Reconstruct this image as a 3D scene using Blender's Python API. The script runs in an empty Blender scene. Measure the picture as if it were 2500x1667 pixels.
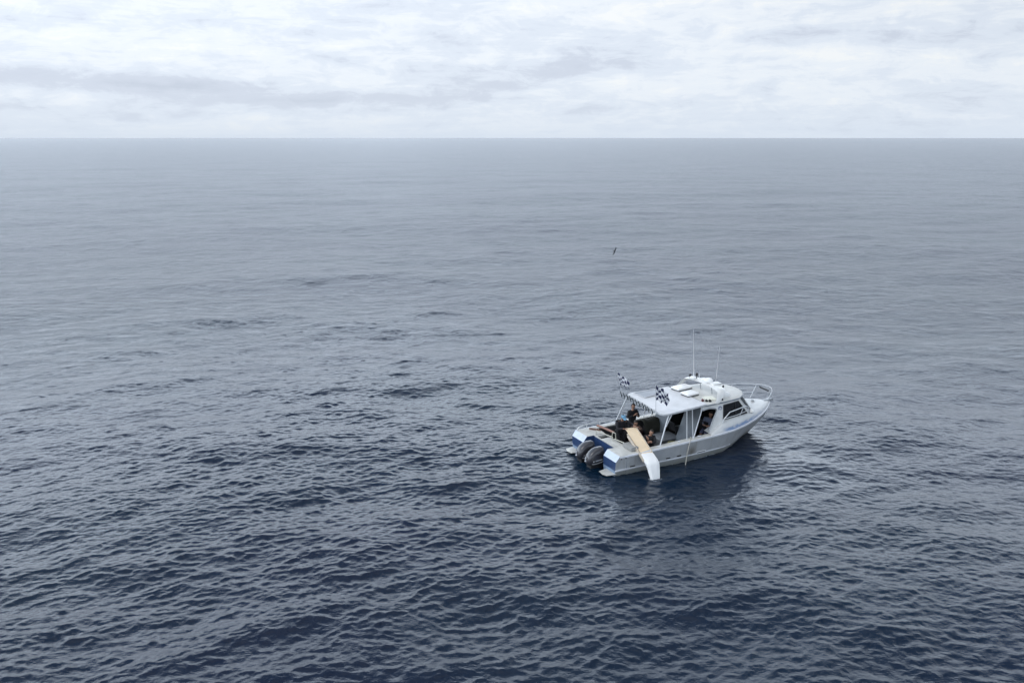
import bpy, bmesh, math, random
import numpy as np
from mathutils import Vector, Matrix, Euler

R = math.radians
PI = math.pi
scene = bpy.context.scene
col = scene.collection

# ------------------------------------------------------------------ camera
CAM_H = 12.275
cam_d = bpy.data.cameras.new("camera")
cam_d.sensor_width = 36.0
cam_d.lens = 36.0 * 2100.3 / 2500.0
cam_d.clip_start = 0.1
cam_d.clip_end = 60000.0
cam = bpy.data.objects.new("camera", cam_d)
col.objects.link(cam)
cam.location = (0, 0, CAM_H)
cam.rotation_euler = (R(90 - 13.30), 0, 0)
scene.camera = cam

scene.view_settings.view_transform = 'Standard'
scene.view_settings.look = 'None'
scene.view_settings.exposure = 0.0
scene.view_settings.gamma = 1.0

# ------------------------------------------------------------------ node helper
class NT:
    def __init__(s, tree):
        s.t = tree; s.n = tree.nodes; s.l = tree.links
    def new(s, typ, **kw):
        n = s.n.new(typ)
        for k, v in kw.items():
            if k == 'inp':
                for a, b in v.items():
                    if isinstance(b, bpy.types.NodeSocket): s.l.new(b, n.inputs[a])
                    else: n.inputs[a].default_value = b
            else: setattr(n, k, v)
        return n
    def math(s, op, a, b=0.0, c=None, clamp=False):
        n = s.n.new('ShaderNodeMath'); n.operation = op; n.use_clamp = clamp
        for i, v in enumerate((a, b, c)):
            if v is None: continue
            if isinstance(v, bpy.types.NodeSocket): s.l.new(v, n.inputs[i])
            else: n.inputs[i].default_value = v
        return n.outputs[0]
    def noise(s, vec, scale, detail=4, rough=.55, dist=0.0, dims='3D'):
        n = s.n.new('ShaderNodeTexNoise'); n.noise_dimensions = dims
        s.l.new(vec, n.inputs['Vector'])
        n.inputs['Scale'].default_value = scale; n.inputs['Detail'].default_value = detail
        n.inputs['Roughness'].default_value = rough; n.inputs['Distortion'].default_value = dist
        return n.outputs[0]
    def ramp(s, fac, stops, interp='LINEAR'):
        n = s.n.new('ShaderNodeValToRGB'); n.color_ramp.interpolation = interp
        cr = n.color_ramp
        while len(cr.elements) < len(stops): cr.elements.new(.5)
        for e, (p, c) in zip(cr.elements, stops):
            e.position = p
            e.color = (c, c, c, 1) if isinstance(c, (int, float)) else (*c, 1)
        s.l.new(fac, n.inputs[0]); return n.outputs[0]
    def mix(s, f, a, b, typ='RGBA'):
        n = s.n.new('ShaderNodeMix'); n.data_type = typ
        ia, ib, o = (6, 7, 2) if typ == 'RGBA' else (2, 3, 0)
        for i, v in ((0, f), (ia, a), (ib, b)):
            if isinstance(v, bpy.types.NodeSocket): s.l.new(v, n.inputs[i])
            else: n.inputs[i].default_value = (*v, 1) if isinstance(v, tuple) and len(v) == 3 else v
        return n.outputs[o]
    def comb(s, x, y, z):
        n = s.n.new('ShaderNodeCombineXYZ')
        for i, v in enumerate((x, y, z)):
            if isinstance(v, bpy.types.NodeSocket): s.l.new(v, n.inputs[i])
            else: n.inputs[i].default_value = v
        return n.outputs[0]

# ------------------------------------------------------------------ overcast sky + soft sun
SUN_EL, SUN_AZ = R(52), R(246)          # azimuth clockwise from +Y (to the left of the camera)
world = bpy.data.worlds.new("World")
scene.world = world
world.use_nodes = True
W = NT(world.node_tree)
W.n.clear()
out = W.new('ShaderNodeOutputWorld')
bg = W.new('ShaderNodeBackground')
W.l.new(bg.outputs[0], out.inputs[0])
sky = W.new('ShaderNodeTexSky', sky_type='NISHITA', sun_disc=False)
sky.sun_elevation = SUN_EL; sky.sun_rotation = SUN_AZ
tc = W.new('ShaderNodeTexCoord')
sep = W.new('ShaderNodeSeparateXYZ'); W.l.new(tc.outputs['Generated'], sep.inputs[0])
dx, dy, dz = sep.outputs
el = W.math('ARCSINE', dz)                                  # radians
az = W.math('ARCTAN2', dx, dy)                              # 0 = +Y, + to the right
deg = 180 / PI
eld = W.math('MULTIPLY', el, deg); azd = W.math('MULTIPLY', az, deg)
# a flat deck of cloud seen from below, foreshortened to the horizon
inv = W.math('DIVIDE', 1.0, W.math('ADD', W.math('MAXIMUM', dz, 0.0), 0.075))
plane = W.comb(W.math('MULTIPLY', dx, inv), W.math('MULTIPLY', dy, inv), 3.7)
n_big = W.noise(plane, 0.85, 6, .58, .3)
# low bands and puffs, in direction space
band = W.comb(W.math('MULTIPLY', azd, .085), W.math('MULTIPLY', eld, .58), 4.3)
n_band = W.noise(band, 1.25, 9, .62, .6)
puffv = W.comb(W.math('MULTIPLY', azd, .30), W.math('MULTIPLY', eld, .80), 8.1)
n_puff = W.noise(puffv, 1.3, 9, .66, .5)
dens = W.math('ADD', W.math('MULTIPLY', n_big, .22), W.math('ADD', W.math('MULTIPLY', n_band, .42), W.math('MULTIPLY', n_puff, .40)))
def blob(a0, e0, sa, se, amp):
    a = W.math('DIVIDE', W.math('SUBTRACT', azd, a0), sa)
    e = W.math('DIVIDE', W.math('SUBTRACT', eld, e0), se)
    r2 = W.math('ADD', W.math('MULTIPLY', a, a), W.math('MULTIPLY', e, e))
    return W.math('MULTIPLY', W.math('POWER', 2.718, W.math('MULTIPLY', r2, -1.0)), amp)
# grey bases of the heavier banks of cloud
bank = blob(-28, 3.3, 8, .6, .17)
for b_ in ((-20, 2.9, 6, .5, .16), (-14, 2.3, 5, .4, .13), (-6, 2.6, 6, .4, .11), (-2, 3.5, 4, .6, .11), (4.5, 4.3, 4, .6, .11), (9, 5.3, 4, .5, .05),
           (-27, 6.4, 9, .5, .03), (19, 1.6, 9, .4, .05), (-29, 1.4, 6, .5, .08), (12, 7.5, 14, .9, -.05), (-12, 4.6, 10, 1.2, -.05), (22, 4.5, 10, .8, -.04)):
    bank = W.math('ADD', bank, blob(*b_))
tot = W.math('ADD', dens, bank)
lum = W.ramp(tot, [(0.40, (.95, .98, 1.0)), (0.47, (.87, .925, .995)), (0.55, (.77, .84, .945)), (0.65, (.645, .705, .82)), (.82, (.56, .62, .73))], 'EASE')
# pale air near the horizon
hor = W.math('POWER', 2.718, W.math('MULTIPLY', W.math('ABSOLUTE', eld), -.55))
c1 = W.mix(W.math('MULTIPLY', hor, .85), lum, (.70, .785, .90))
# above the view: bright band shaped to light the sea, darker higher, brighter left
hi = W.ramp(W.math('DIVIDE', eld, 90.0), [(.091, 0.0), (.118, .95), (.36, 1.0)], 'EASE')
upper = W.ramp(W.math('DIVIDE', W.math('MULTIPLY_ADD', n_big, 14.0, W.math('SUBTRACT', eld, 7.0)), 90.0),
               [(.09, (1.55, 1.74, 1.98)), (.155, (3.45, 3.92, 4.50)), (.23, (2.30, 2.64, 3.08)), (.32, (1.10, 1.30, 1.58)), (.42, (.50, .61, .77)), (.56, (.24, .30, .40)), (.9, (1.3, 1.35, 1.4))], 'EASE')
c2 = W.mix(hi, c1, upper)
side = W.math('ADD', W.math('MULTIPLY_ADD', dx, -.34, .86), W.math('MULTIPLY', dy, .22))
gain = W.mix(W.math('MINIMUM', W.math('MULTIPLY', W.math('MAXIMUM', eld, 0.0), .08), 1.0), 1.0, side, 'FLOAT')
c3 = W.new('ShaderNodeVectorMath', operation='SCALE'); W.l.new(c2, c3.inputs[0]); W.l.new(gain, c3.inputs['Scale'])
ns = W.new('ShaderNodeVectorMath', operation='SCALE'); W.l.new(sky.outputs[0], ns.inputs[0]); ns.inputs['Scale'].default_value = 1.0
cs = W.new('ShaderNodeVectorMath', operation='SCALE'); W.l.new(c3.outputs[0], cs.inputs[0]); cs.inputs['Scale'].default_value = 10.0
fin = W.mix(.95, ns.outputs[0], cs.outputs[0])
W.l.new(fin, bg.inputs['Color']); bg.inputs['Strength'].default_value = 0.1

sd = bpy.data.lights.new("sun", 'SUN'); sd.energy = 0.9; sd.angle = R(25); sd.color = (1, .975, .94)
sun = bpy.data.objects.new("sun", sd); col.objects.link(sun)
dirv = Vector((math.sin(SUN_AZ) * math.cos(SUN_EL), math.cos(SUN_AZ) * math.cos(SUN_EL), math.sin(SUN_EL)))
sun.rotation_euler = dirv.to_track_quat('Z', 'Y').to_euler()
sun.location = dirv * 60

# ------------------------------------------------------------------ where the boat floats
BX, BY, BA, BRO, BPI = 3.141, 31.454, 0.466, 0.019, 0.014
MB_ = Matrix.Translation((BX, BY, 0)) @ Euler((BRO, -BPI, BA), 'XYZ').to_matrix().to_4x4()

# ------------------------------------------------------------------ sea: bands of wind waves on a graded sheet
WIND = R(-74)      # direction the waves travel (from +X, CCW)
rng = np.random.default_rng(11)
def wave_tile(lmin, lmax, rms, L, N, spread, power, chop=1.0):
    k1 = np.fft.fftfreq(N, L / N) * 2 * PI
    kx, ky = np.meshgrid(k1, k1, indexing='ij')
    k = np.hypot(kx, ky); k[0, 0] = 1
    th = np.arctan2(ky, kx) - WIND
    c = np.cos(th)
    dirf = np.where(c > 0, np.abs(c) ** spread, .18 * np.abs(c) ** 2) + .05
    lam = 2 * PI / k
    m = np.exp(-(np.maximum(np.log(lmin / lam), 0) * 5) ** 2 - (np.maximum(np.log(lam / lmax), 0) * 5) ** 2)
    amp = m * np.sqrt(dirf) * k ** (-power)
    h = amp * (rng.normal(size=(N, N)) + 1j * rng.normal(size=(N, N)))
    h[0, 0] = 0
    z = np.fft.ifft2(h).real; s = rms / z.std()
    h = h * s
    z = np.fft.ifft2(h).real
    X = np.fft.ifft2(-1j * kx / k * h).real * chop
    Y = np.fft.ifft2(-1j * ky / k * h).real * chop
    sx = np.fft.ifft2(1j * kx * h).real; sy = np.fft.ifft2(1j * ky * h).real
    return dict(z=z.astype('f4'), x=-X.astype('f4'), y=-Y.astype('f4'), L=L, N=N, lmin=lmin, mss=float((sx ** 2 + sy ** 2).mean()))
BANDS = [wave_tile(16, 60, .14, 613.0, 256, 6, 1.5),
         wave_tile(6, 16, .062, 251.0, 512, 3, 1.6),
         wave_tile(2.4, 6, .027, 97.0, 512, 2.5, 1.8, 1.1),
         wave_tile(1.0, 2.4, .0110, 43.0, 512, 1.8, 2.0, 1.1),
         wave_tile(.42, 1.0, .0064, 23.0, 512, 2.0, 2.2, 1.1),
         wave_tile(.17, .42, .0056, 11.3, 512, 2.0, 2.3, 1.0)]
def sample(A, u, v):
    N = A.shape[0]
    u = u % N; v = v % N
    i = np.floor(u).astype(int); j = np.floor(v).astype(int)
    fu = (u - i).astype('f4'); fv = (v - j).astype('f4')
    i %= N; j %= N; i1 = (i + 1) % N; j1 = (j + 1) % N
    return (A[i, j] * (1 - fu) + A[i1, j] * fu) * (1 - fv) + (A[i, j1] * (1 - fu) + A[i1, j1] * fu) * fv

def sea():
    F = 860.0
    rs = [0.0, 3.0, 6.0, 9.0, 11.5, 13.5]
    d = 14.5
    while d < 34000:
        rs.append(d)
        d += max(.036, d * d / (CAM_H * F) * .50)
    rs.append(40000.0)
    rs = np.array(rs)
    half = R(38)
    dense = np.linspace(-half, half, int(2 * half * F / 1.15))
    coarse = np.linspace(half, 2 * PI - half, 96)[1:-1]
    ang = np.concatenate([dense, coarse]); nA = len(ang)
    dang = np.full(nA, dense[1] - dense[0]); dang[len(dense):] = coarse[1] - coarse[0]
    Rr, An = np.meshgrid(rs[1:], ang, indexing='ij')
    drr = np.gradient(rs)[1:]
    sp = np.maximum(drr[:, None] * np.ones_like(An), Rr * dang[None, :])
    X = (Rr * np.sin(An)).ravel(); Y = (Rr * np.cos(An)).ravel(); sp = sp.ravel()
    # in the boat's lee the small waves are flatter; under the hull the surface is pressed down
    inv = MB_.inverted()
    lx = inv[0][0] * X + inv[0][1] * Y + inv[0][3]; ly = inv[1][0] * X + inv[1][1] * Y + inv[1][3]
    def box_d(x, y, x0, x1, hy):
        ddx = np.maximum(np.maximum(x0 - x, x - x1), 0); ddy = np.maximum(np.abs(y) - hy, 0)
        return np.hypot(ddx, ddy)
    db = box_d(lx, ly, -.2, 7.2, 1.3)
    lee = np.exp(-(box_d(lx, ly + 2.6, -.5, 7.0, 1.6) / 2.4) ** 2)
    Z = np.zeros_like(X); DX = np.zeros_like(X); DY = np.zeros_like(X); lost = np.zeros_like(X)
    mod = 1 + .30 * np.sin(X * .051 + Y * .033 + 1.0) * np.sin(Y * .047 - X * .018) + .2 * np.sin(X * .13 - Y * .06) * np.sin(Y * .11 + X * .05 + 2)
    for bi, b in enumerate(BANDS):
        att = 1 / (1 + (sp / (2.4 * b['lmin'])) ** 2.2)
        lost += 2 * (1 - att ** 2) * b['mss'] * .40
        m = att * (mod if bi >= 2 else 1)
        if bi < 3: m = m * (1 - .70 * np.exp(-(db / 1.6) ** 2))
        if bi >= 2: m = m * (1 - .35 * lee)
        if m.max() == 0: continue
        rot = .0 + .35 * (bi % 2)
        s = b['N'] / b['L']
        u = X * s + 37.3 * bi; v = Y * s + 11.9 * bi
        Z += sample(b['z'], u, v) * m; DX += sample(b['x'], u, v) * m; DY += sample(b['y'], u, v) * m
    hy = np.interp(lx, [0, 4.5, 5.3, 6.1, 6.8, 7.4], [1.5, 1.46, 1.28, .93, .5, .02])
    dh = np.abs(np.where((lx > -.05) & (lx < 7.5), np.abs(ly) - hy, np.hypot(np.minimum(lx + .05, 0), np.maximum(np.abs(ly) - 1.5, 0)) + .05))
    foam = .70 * np.exp(-(dh / .11) ** 2)
    foam = np.where(lx > 7.45, 0, foam)
    foam = np.maximum(foam, .66 * np.exp(-((np.hypot(lx - 1.22, (ly + 2.42) * 1.2) - .22) / .12) ** 2))
    foam = np.maximum(foam, .55 * np.exp(-(((lx + 1.2) / .9) ** 2 + ((ly + 1.0) / 1.6) ** 2)))
    foam = np.maximum(foam, .45 * np.exp(-(((lx - 1.3) / .8) ** 2 + ((ly + 4.0) / 1.6) ** 2)))
    hullw = np.clip(1 - box_d(lx, ly, .35, 6.6, .95) / .35, 0, 1)
    taper = np.clip((7.4 - lx) / 3.0, .25, 1)
    hullw2 = np.clip(1 - box_d(lx, ly / taper, .35, 7.0, .95) / .35, 0, 1)
    Z = Z * (1 - .8 * hullw2) - .34 * hullw2
    verts = np.empty((len(X) + 1, 3), 'f4')
    verts[0] = (0, 0, -.02)
    verts[1:, 0] = X + DX; verts[1:, 1] = Y + DY; verts[1:, 2] = Z
    nR = len(rs) - 1
    i = np.arange(nR - 1)[:, None]; j = np.arange(nA)[None, :]
    j2 = (j + 1) % nA
    quads = np.stack([1 + i * nA + j, 1 + i * nA + j2, 1 + (i + 1) * nA + j2, 1 + (i + 1) * nA + j], -1)[..., ::-1].reshape(-1, 4)
    jj = np.arange(nA)
    tris = np.stack([np.zeros(nA, int), 1 + (jj + 1) % nA, 1 + jj], -1)
    me = bpy.data.meshes.new('sea')
    nv = len(verts); nq = len(quads); nt = len(tris)
    me.vertices.add(nv); me.vertices.foreach_set('co', verts.ravel())
    me.loops.add(nq * 4 + nt * 3)
    me.loops.foreach_set('vertex_index', np.concatenate([quads.ravel(), tris.ravel()]).astype('i4'))
    me.polygons.add(nq + nt)
    me.polygons.foreach_set('loop_start', np.concatenate([np.arange(nq) * 4, nq * 4 + np.arange(nt) * 3]).astype('i4'))
    me.polygons.foreach_set('use_smooth', np.ones(nq + nt, bool))
    me.update(calc_edges=True); me.validate()
    a = me.attributes.new('chop', 'FLOAT', 'POINT')
    # roughness that stands for the wavelets finer than the sheet
    al2 = .0013 + lost
    rough = np.sqrt(np.sqrt(np.minimum(al2, .30)))
    a.data.foreach_set('value', np.concatenate([[.3], rough]).astype('f4'))
    la = me.attributes.new('lee', 'FLOAT', 'POINT'); la.data.foreach_set('value', np.concatenate([[0], lee]).astype('f4'))
    fa = me.attributes.new('foam', 'FLOAT', 'POINT'); fa.data.foreach_set('value', np.concatenate([[0], foam]).astype('f4'))
    o = bpy.data.objects.new('sea', me); col.objects.link(o)
    o['kind'] = 'structure'
    m = bpy.data.materials.new('sea_water'); m.use_nodes = True
    T = NT(m.node_tree); P = m.node_tree.nodes['Principled BSDF']
    at = T.new('ShaderNodeAttribute', attribute_name='chop')
    tc = T.new('ShaderNodeTexCoord')
    P.inputs['IOR'].default_value = 1.333
    n0 = T.noise(tc.outputs['Object'], .045, 3, .5)
    fo = T.new('ShaderNodeAttribute', attribute_name='foam')
    le = T.new('ShaderNodeAttribute', attribute_name='lee')
    fn = T.noise(tc.outputs['Object'], 6.5, 6, .7, .6)
    ff = T.math('MULTIPLY', T.math('SUBTRACT', T.math('ADD', fo.outputs['Fac'], fn), 1.10), 5.0, clamp=True)
    T.l.new(T.mix(ff, T.mix(T.ramp(n0, [(.4, 0.0), (.62, 1.0)]), (.0025, .0095, .030), (.003, .014, .031)), (.50, .55, .60)), P.inputs['Base Color'])
    T.l.new(T.mix(ff, T.math('MULTIPLY', at.outputs['Fac'], T.math('MULTIPLY_ADD', le.outputs['Fac'], -.45, 1.0)), .7, 'FLOAT'), P.inputs['Roughness'])
    mp = T.new('ShaderNodeMapping'); T.l.new(tc.outputs['Object'], mp.inputs[0])
    mp.inputs['Rotation'].default_value = (0, 0, R(-16)); mp.inputs['Scale'].default_value = (.72, 1, 1)
    n1 = T.noise(mp.outputs[0], 5.5, 4, .6, .3)
    n2 = T.noise(mp.outputs[0], 15, 3, .6)
    mp2 = T.new('ShaderNodeMapping'); T.l.new(tc.outputs['Object'], mp2.inputs[0])
    mp2.inputs['Rotation'].default_value = (0, 0, R(-12)); mp2.inputs['Scale'].default_value = (.62, 1, 1)
    n3 = T.noise(mp2.outputs[0], 1.0, 7, .68, .8)
    hgt = T.math('ADD', T.math('MULTIPLY', n3, T.math('MULTIPLY_ADD', T.math('MULTIPLY', T.math('SUBTRACT', at.outputs['Fac'], .20), 6.0, clamp=True), .52, .03)), T.math('ADD', T.math('MULTIPLY', n1, .032), T.math('MULTIPLY', n2, .010)))
    hgt = T.math('MULTIPLY', hgt, T.math('MULTIPLY_ADD', le.outputs['Fac'], -.55, 1.0))
    bp = T.new('ShaderNodeBump'); bp.inputs['Strength'].default_value = .85; bp.inputs['Distance'].default_value = 1.0
    T.l.new(hgt, bp.inputs['Height']); T.l.new(bp.outputs[0], P.inputs['Normal'])
    me.materials.append(m)
    return o
sea_obj = sea()

# ================================================================== helpers for things
def mat(name, color, rough=.5, metal=0.0, var=.06, scale=3.0, bump=0.0, coat=0.0, spec=.5):
    m = bpy.data.materials.new(name); m.use_nodes = True
    T = NT(m.node_tree); P = m.node_tree.nodes['Principled BSDF']
    tc = T.new('ShaderNodeTexCoord')
    n = T.noise(tc.outputs['Object'], scale, 5, .62)
    f = T.ramp(n, [(.3, 0.0), (.7, 1.0)])
    lo = tuple(c * (1 - var * 1.6) for c in color); hi = tuple(min(1, c * (1 + var)) for c in color)
    T.l.new(T.mix(f, lo, hi), P.inputs['Base Color'])
    P.inputs['Roughness'].default_value = rough; P.inputs['Metallic'].default_value = metal
    P.inputs['Coat Weight'].default_value = coat; P.inputs['Specular IOR Level'].default_value = spec
    if bump:
        n2 = T.noise(tc.outputs['Object'], scale * 9, 3, .6)
        b = T.new('ShaderNodeBump'); b.inputs['Strength'].default_value = bump; b.inputs['Distance'].default_value = .01
        T.l.new(n2, b.inputs['Height']); T.l.new(b.outputs[0], P.inputs['Normal'])
    return m

class MB:
    """collects simple shapes and links them as one mesh object"""
    def __init__(s): s.bm = bmesh.new(); s.mi = 0
    def poly(s, pts):
        vs = [s.bm.verts.new(p) for p in pts]; f = s.bm.faces.new(vs); f.material_index = s.mi; return f
    def box(s, a, b, bev=0.0, rot=None, piv=None):
        (x0, y0, z0), (x1, y1, z1) = a, b
        c = [(x0, y0, z0), (x1, y0, z0), (x1, y1, z0), (x0, y1, z0), (x0, y0, z1), (x1, y0, z1), (x1, y1, z1), (x0, y1, z1)]
        if rot is not None:
            pv = Vector(piv) if piv else Vector(((x0 + x1) / 2, (y0 + y1) / 2, (z0 + z1) / 2))
            c = [tuple(rot @ (Vector(p) - pv) + pv) for p in c]
        vs = [s.bm.verts.new(p) for p in c]
        fs = [s.bm.faces.new([vs[i] for i in q]) for q in ((0, 3, 2, 1), (4, 5, 6, 7), (0, 1, 5, 4), (1, 2, 6, 5), (2, 3, 7, 6), (3, 0, 4, 7))]
        for f in fs: f.material_index = s.mi
        if bev:
            es = list({e for f in fs for e in f.edges})
            r = bmesh.ops.bevel(s.bm, geom=es, offset=bev, segments=2, profile=.6, affect='EDGES')
            for f in r['faces']: f.material_index = s.mi
        return s
    def prism(s, pts, vec, bev=0.0):
        vec = Vector(vec)
        a = [s.bm.verts.new(p) for p in pts]; b = [s.bm.verts.new(Vector(p) + vec) for p in pts]
        n = len(pts); fs = [s.bm.faces.new(a[::-1]), s.bm.faces.new(b)]
        for i in range(n): fs.append(s.bm.faces.new((a[i], a[(i + 1) % n], b[(i + 1) % n], b[i])))
        for f in fs: f.material_index = s.mi
        if bev:
            es = list({e for f in fs for e in f.edges})
            bmesh.ops.bevel(s.bm, geom=es, offset=bev, segments=2, profile=.6, affect='EDGES')
        return s
    def loft(s, rings, close=True, cap=True):
        R_ = [[s.bm.verts.new(p) for p in r] for r in rings]; n = len(rings[0])
        for a, b in zip(R_[:-1], R_[1:]):
            for i in range(n if close else n - 1):
                q = (a[i], a[(i + 1) % n], b[(i + 1) % n], b[i])
                f = s.bm.faces.new(q); f.material_index = s.mi
        if cap and close:
            for r in (R_[0][::-1], R_[-1]):
                f = s.bm.faces.new(r); f.material_index = s.mi
        return R_
    def tube(s, pts, r, n=8, cap=True, r1=None):
        pts = [Vector(p) for p in pts]; rings = []; up = None
        for i, p in enumerate(pts):
            t = (pts[min(i + 1, len(pts) - 1)] - pts[max(i - 1, 0)]).normalized()
            if up is None:
                up = Vector((0, 0, 1)) if abs(t.z) < .9 else Vector((1, 0, 0))
            up = (up - t * up.dot(t)).normalized(); sd = t.cross(up)
            rr = r if r1 is None else r + (r1 - r) * i / (len(pts) - 1)
            rings.append([p + (math.cos(a) * up + math.sin(a) * sd) * rr for a in (2 * PI * k / n for k in range(n))])
        s.loft(rings, True, cap); return s
    def ell(s, c, rad, seg=16, rings=10, rot=None, top=1.0, bot=-1.0):
        c = Vector(c); rs = []
        for i in range(rings + 1):
            t = bot + (top - bot) * i / rings
            a = math.asin(max(-.999, min(.999, t))) if False else (-PI / 2 + PI * ((math.asin(max(-1, bot)) + (math.asin(top) - math.asin(max(-1, bot))) * i / rings) + PI / 2) / PI)
            ca, sa = max(math.cos(a), .02), math.sin(a)
            ring = []
            for k in range(seg):
                v = Vector((ca * math.cos(2 * PI * k / seg) * rad[0], ca * math.sin(2 * PI * k / seg) * rad[1], sa * rad[2]))
                if rot is not None: v = rot @ v
                ring.append(c + v)
            rs.append(ring)
        s.loft(rs); return s
    def build(s, name, m, parent=None, base=(0, 0, 0), smooth=40, label=None):
        bmesh.ops.recalc_face_normals(s.bm, faces=s.bm.faces)
        me = bpy.data.meshes.new(name); s.bm.to_mesh(me); s.bm.free()
        me.transform(Matrix.Translation(-Vector(base)))
        for mm in (m if isinstance(m, (list, tuple)) else [m]): me.materials.append(mm)
        if smooth:
            me.polygons.foreach_set('use_smooth', [True] * len(me.polygons))
            me.set_sharp_from_angle(angle=R(smooth))
        o = bpy.data.objects.new(name, me); col.objects.link(o)
        if parent is not None: o.parent = parent
        if label: o['label'] = label
        return o

def tag(o, label, cat, group=None):
    o['label'] = label; o['category'] = cat
    if group: o['group'] = group
    return o
def thing(name, label, cat, base, group=None):
    """an Empty standing at `base` (given in the boat's own axes, metres from its stern)"""
    o = bpy.data.objects.new(name, None); col.objects.link(o)
    o.empty_display_size = .2
    o.matrix_world = MB_ @ Matrix.Translation(base)
    return tag(o, label, cat, group)

# materials
M = dict(
    deck=mat('deck_paint', (.56, .555, .52), .6, var=.16, scale=2.2, bump=.2),
    white=mat('white_gelcoat', (.78, .78, .76), .35, var=.08, scale=2.5, coat=.2),
    roofw=mat('roof_paint', (.66, .665, .68), .5, var=.09, scale=1.8, bump=.15),
    paleblue=mat('pale_blue_paint', (.58, .65, .76), .4, var=.06),
    blue=mat('blue_paint', (.028, .060, .150), .38, var=.14, scale=4),
    rail=mat('painted_tube', (.66, .68, .70), .35, .25, var=.05, scale=6),
    alloy=mat('dull_alloy', (.42, .44, .46), .42, .5, var=.1, scale=6),
    rub=mat('rub_rail_paint', (.68, .70, .74), .4, var=.08, scale=5),
    inner=mat('cockpit_lining', (.055, .057, .06), .6, var=.18, scale=3),
    floor=mat('deck_floor', (.040, .041, .042), .7, var=.25, scale=4, bump=.3),
    bulk=mat('bulkhead_grey', (.14, .16, .18), .5, var=.1),
    black=mat('black_plastic', (.012, .012, .014), .45, var=.2),
    dark=mat('cabin_dark', (.010, .010, .012), .7, var=.2),
    cowl=mat('charcoal_cowl', (.040, .039, .046), .32, var=.06, scale=5, coat=.5),
    silver=mat('silver_decal', (.55, .57, .60), .35, .2, var=.04),
    greypanel=mat('grey_panel', (.20, .215, .245), .35, var=.05),
    wood=mat('pale_timber', (.90, .72, .50), .55, var=.06, scale=2.0),
    woodside=mat('timber_edge', (.62, .54, .44), .6, var=.1, scale=4),
    sleeve=mat('white_sheet', (.93, .93, .92), .6, var=.02, scale=5, bump=.5),
    cushion=mat('white_lid', (.88, .88, .87), .4, var=.02),
    gapdark=mat('gap_dark', (.05, .055, .055), .6),  # near-black for shadow gaps, also on the transom gate
    brown=mat('brown_varnish', (.13, .065, .045), .45, var=.25, scale=8),
    olive=mat('olive_tarp', (.018, .018, .011), .8, var=.3, scale=20, bump=.5),
    skin=mat('skin', (.36, .20, .135), .55, var=.08, scale=9),
    hairm=mat('dark_hair', (.02, .014, .010), .6, var=.3, scale=30),
    blackcloth=mat('black_cloth', (.010, .010, .013), .85, var=.3, scale=8, bump=.3),
    greycloth=mat('charcoal_jacket', (.017, .016, .021), .8, var=.25, scale=8, bump=.3),
    bluecap=mat('faded_blue_cap', (.16, .34, .50), .75, var=.1, scale=12),
    shirt=mat('grey_blue_shirt', (.15, .17, .24), .8, var=.1, scale=8, bump=.3),
    shorts=mat('slate_shorts', (.09, .10, .17), .8, var=.15, scale=8),
    eye=mat('eye', (.02, .015, .01), .2),
    yellow=mat('straw_grass', (.30, .28, .12), .8, var=.3, scale=10),
    red=mat('dull_red_plastic', (.12, .03, .035), .5, var=.2),
    bin=mat('grey_fish_bin', (.13, .135, .14), .5, var=.12),
)
def hull_material():
    m = bpy.data.materials.new('hull_paint'); m.use_nodes = True
    T = NT(m.node_tree); P = m.node_tree.nodes['Principled BSDF']
    tc = T.new('ShaderNodeTexCoord'); o = tc.outputs['Object']
    sp = T.new('ShaderNodeSeparateXYZ'); T.l.new(o, sp.inputs[0]); x, y, z = sp.outputs
    n = T.noise(o, 1.6, 6, .6)
    base = T.mix(T.ramp(n, [(.35, 0.0), (.65, 1.0)]), (.37, .385, .405), (.44, .455, .465))
    mp = T.new('ShaderNodeMapping'); T.l.new(o, mp.inputs[0]); mp.inputs['Scale'].default_value = (5, 5, .5)
    drip = T.ramp(T.noise(mp.outputs[0], 1.3, 5, .65), [(.52, 0.0), (.72, 1.0)])
    base = T.mix(T.math('MULTIPLY', drip, .60), base, (.27, .255, .22))
    # brown weep stain below the side door
    sx = T.math('DIVIDE', T.math('SUBTRACT', x, 3.52), .20); sz = T.math('DIVIDE', T.math('SUBTRACT', z, .36), .26)
    r2 = T.math('ADD', T.math('MULTIPLY', sx, sx), T.math('MULTIPLY', sz, sz))
    st = T.math('MULTIPLY', T.math('POWER', 2.718, T.math('MULTIPLY', r2, -1)), T.math('MULTIPLY_ADD', n, 1.1, .25), clamp=True)
    base = T.mix(T.math('MULTIPLY', st, .85), base, (.115, .10, .075))
    # weedy band by the waterline
    wl = T.math('MULTIPLY_ADD', n, .16, -.06)
    band = T.math('MULTIPLY', T.math('SUBTRACT', T.math('ADD', wl, .14), z), 7.0, clamp=True)
    base = T.mix(T.math('MULTIPLY', band, .75), base, (.16, .17, .15))
    low = T.math('MULTIPLY', T.math('SUBTRACT', T.math('MULTIPLY_ADD', n, .06, .19), z), 14.0, clamp=True)
    base = T.mix(T.math('MULTIPLY', low, .62), base, (.19, .20, .185))
    T.l.new(base, P.inputs['Base Color']); P.inputs['Roughness'].default_value = .42
    return m
M['hull'] = hull_material()
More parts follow.
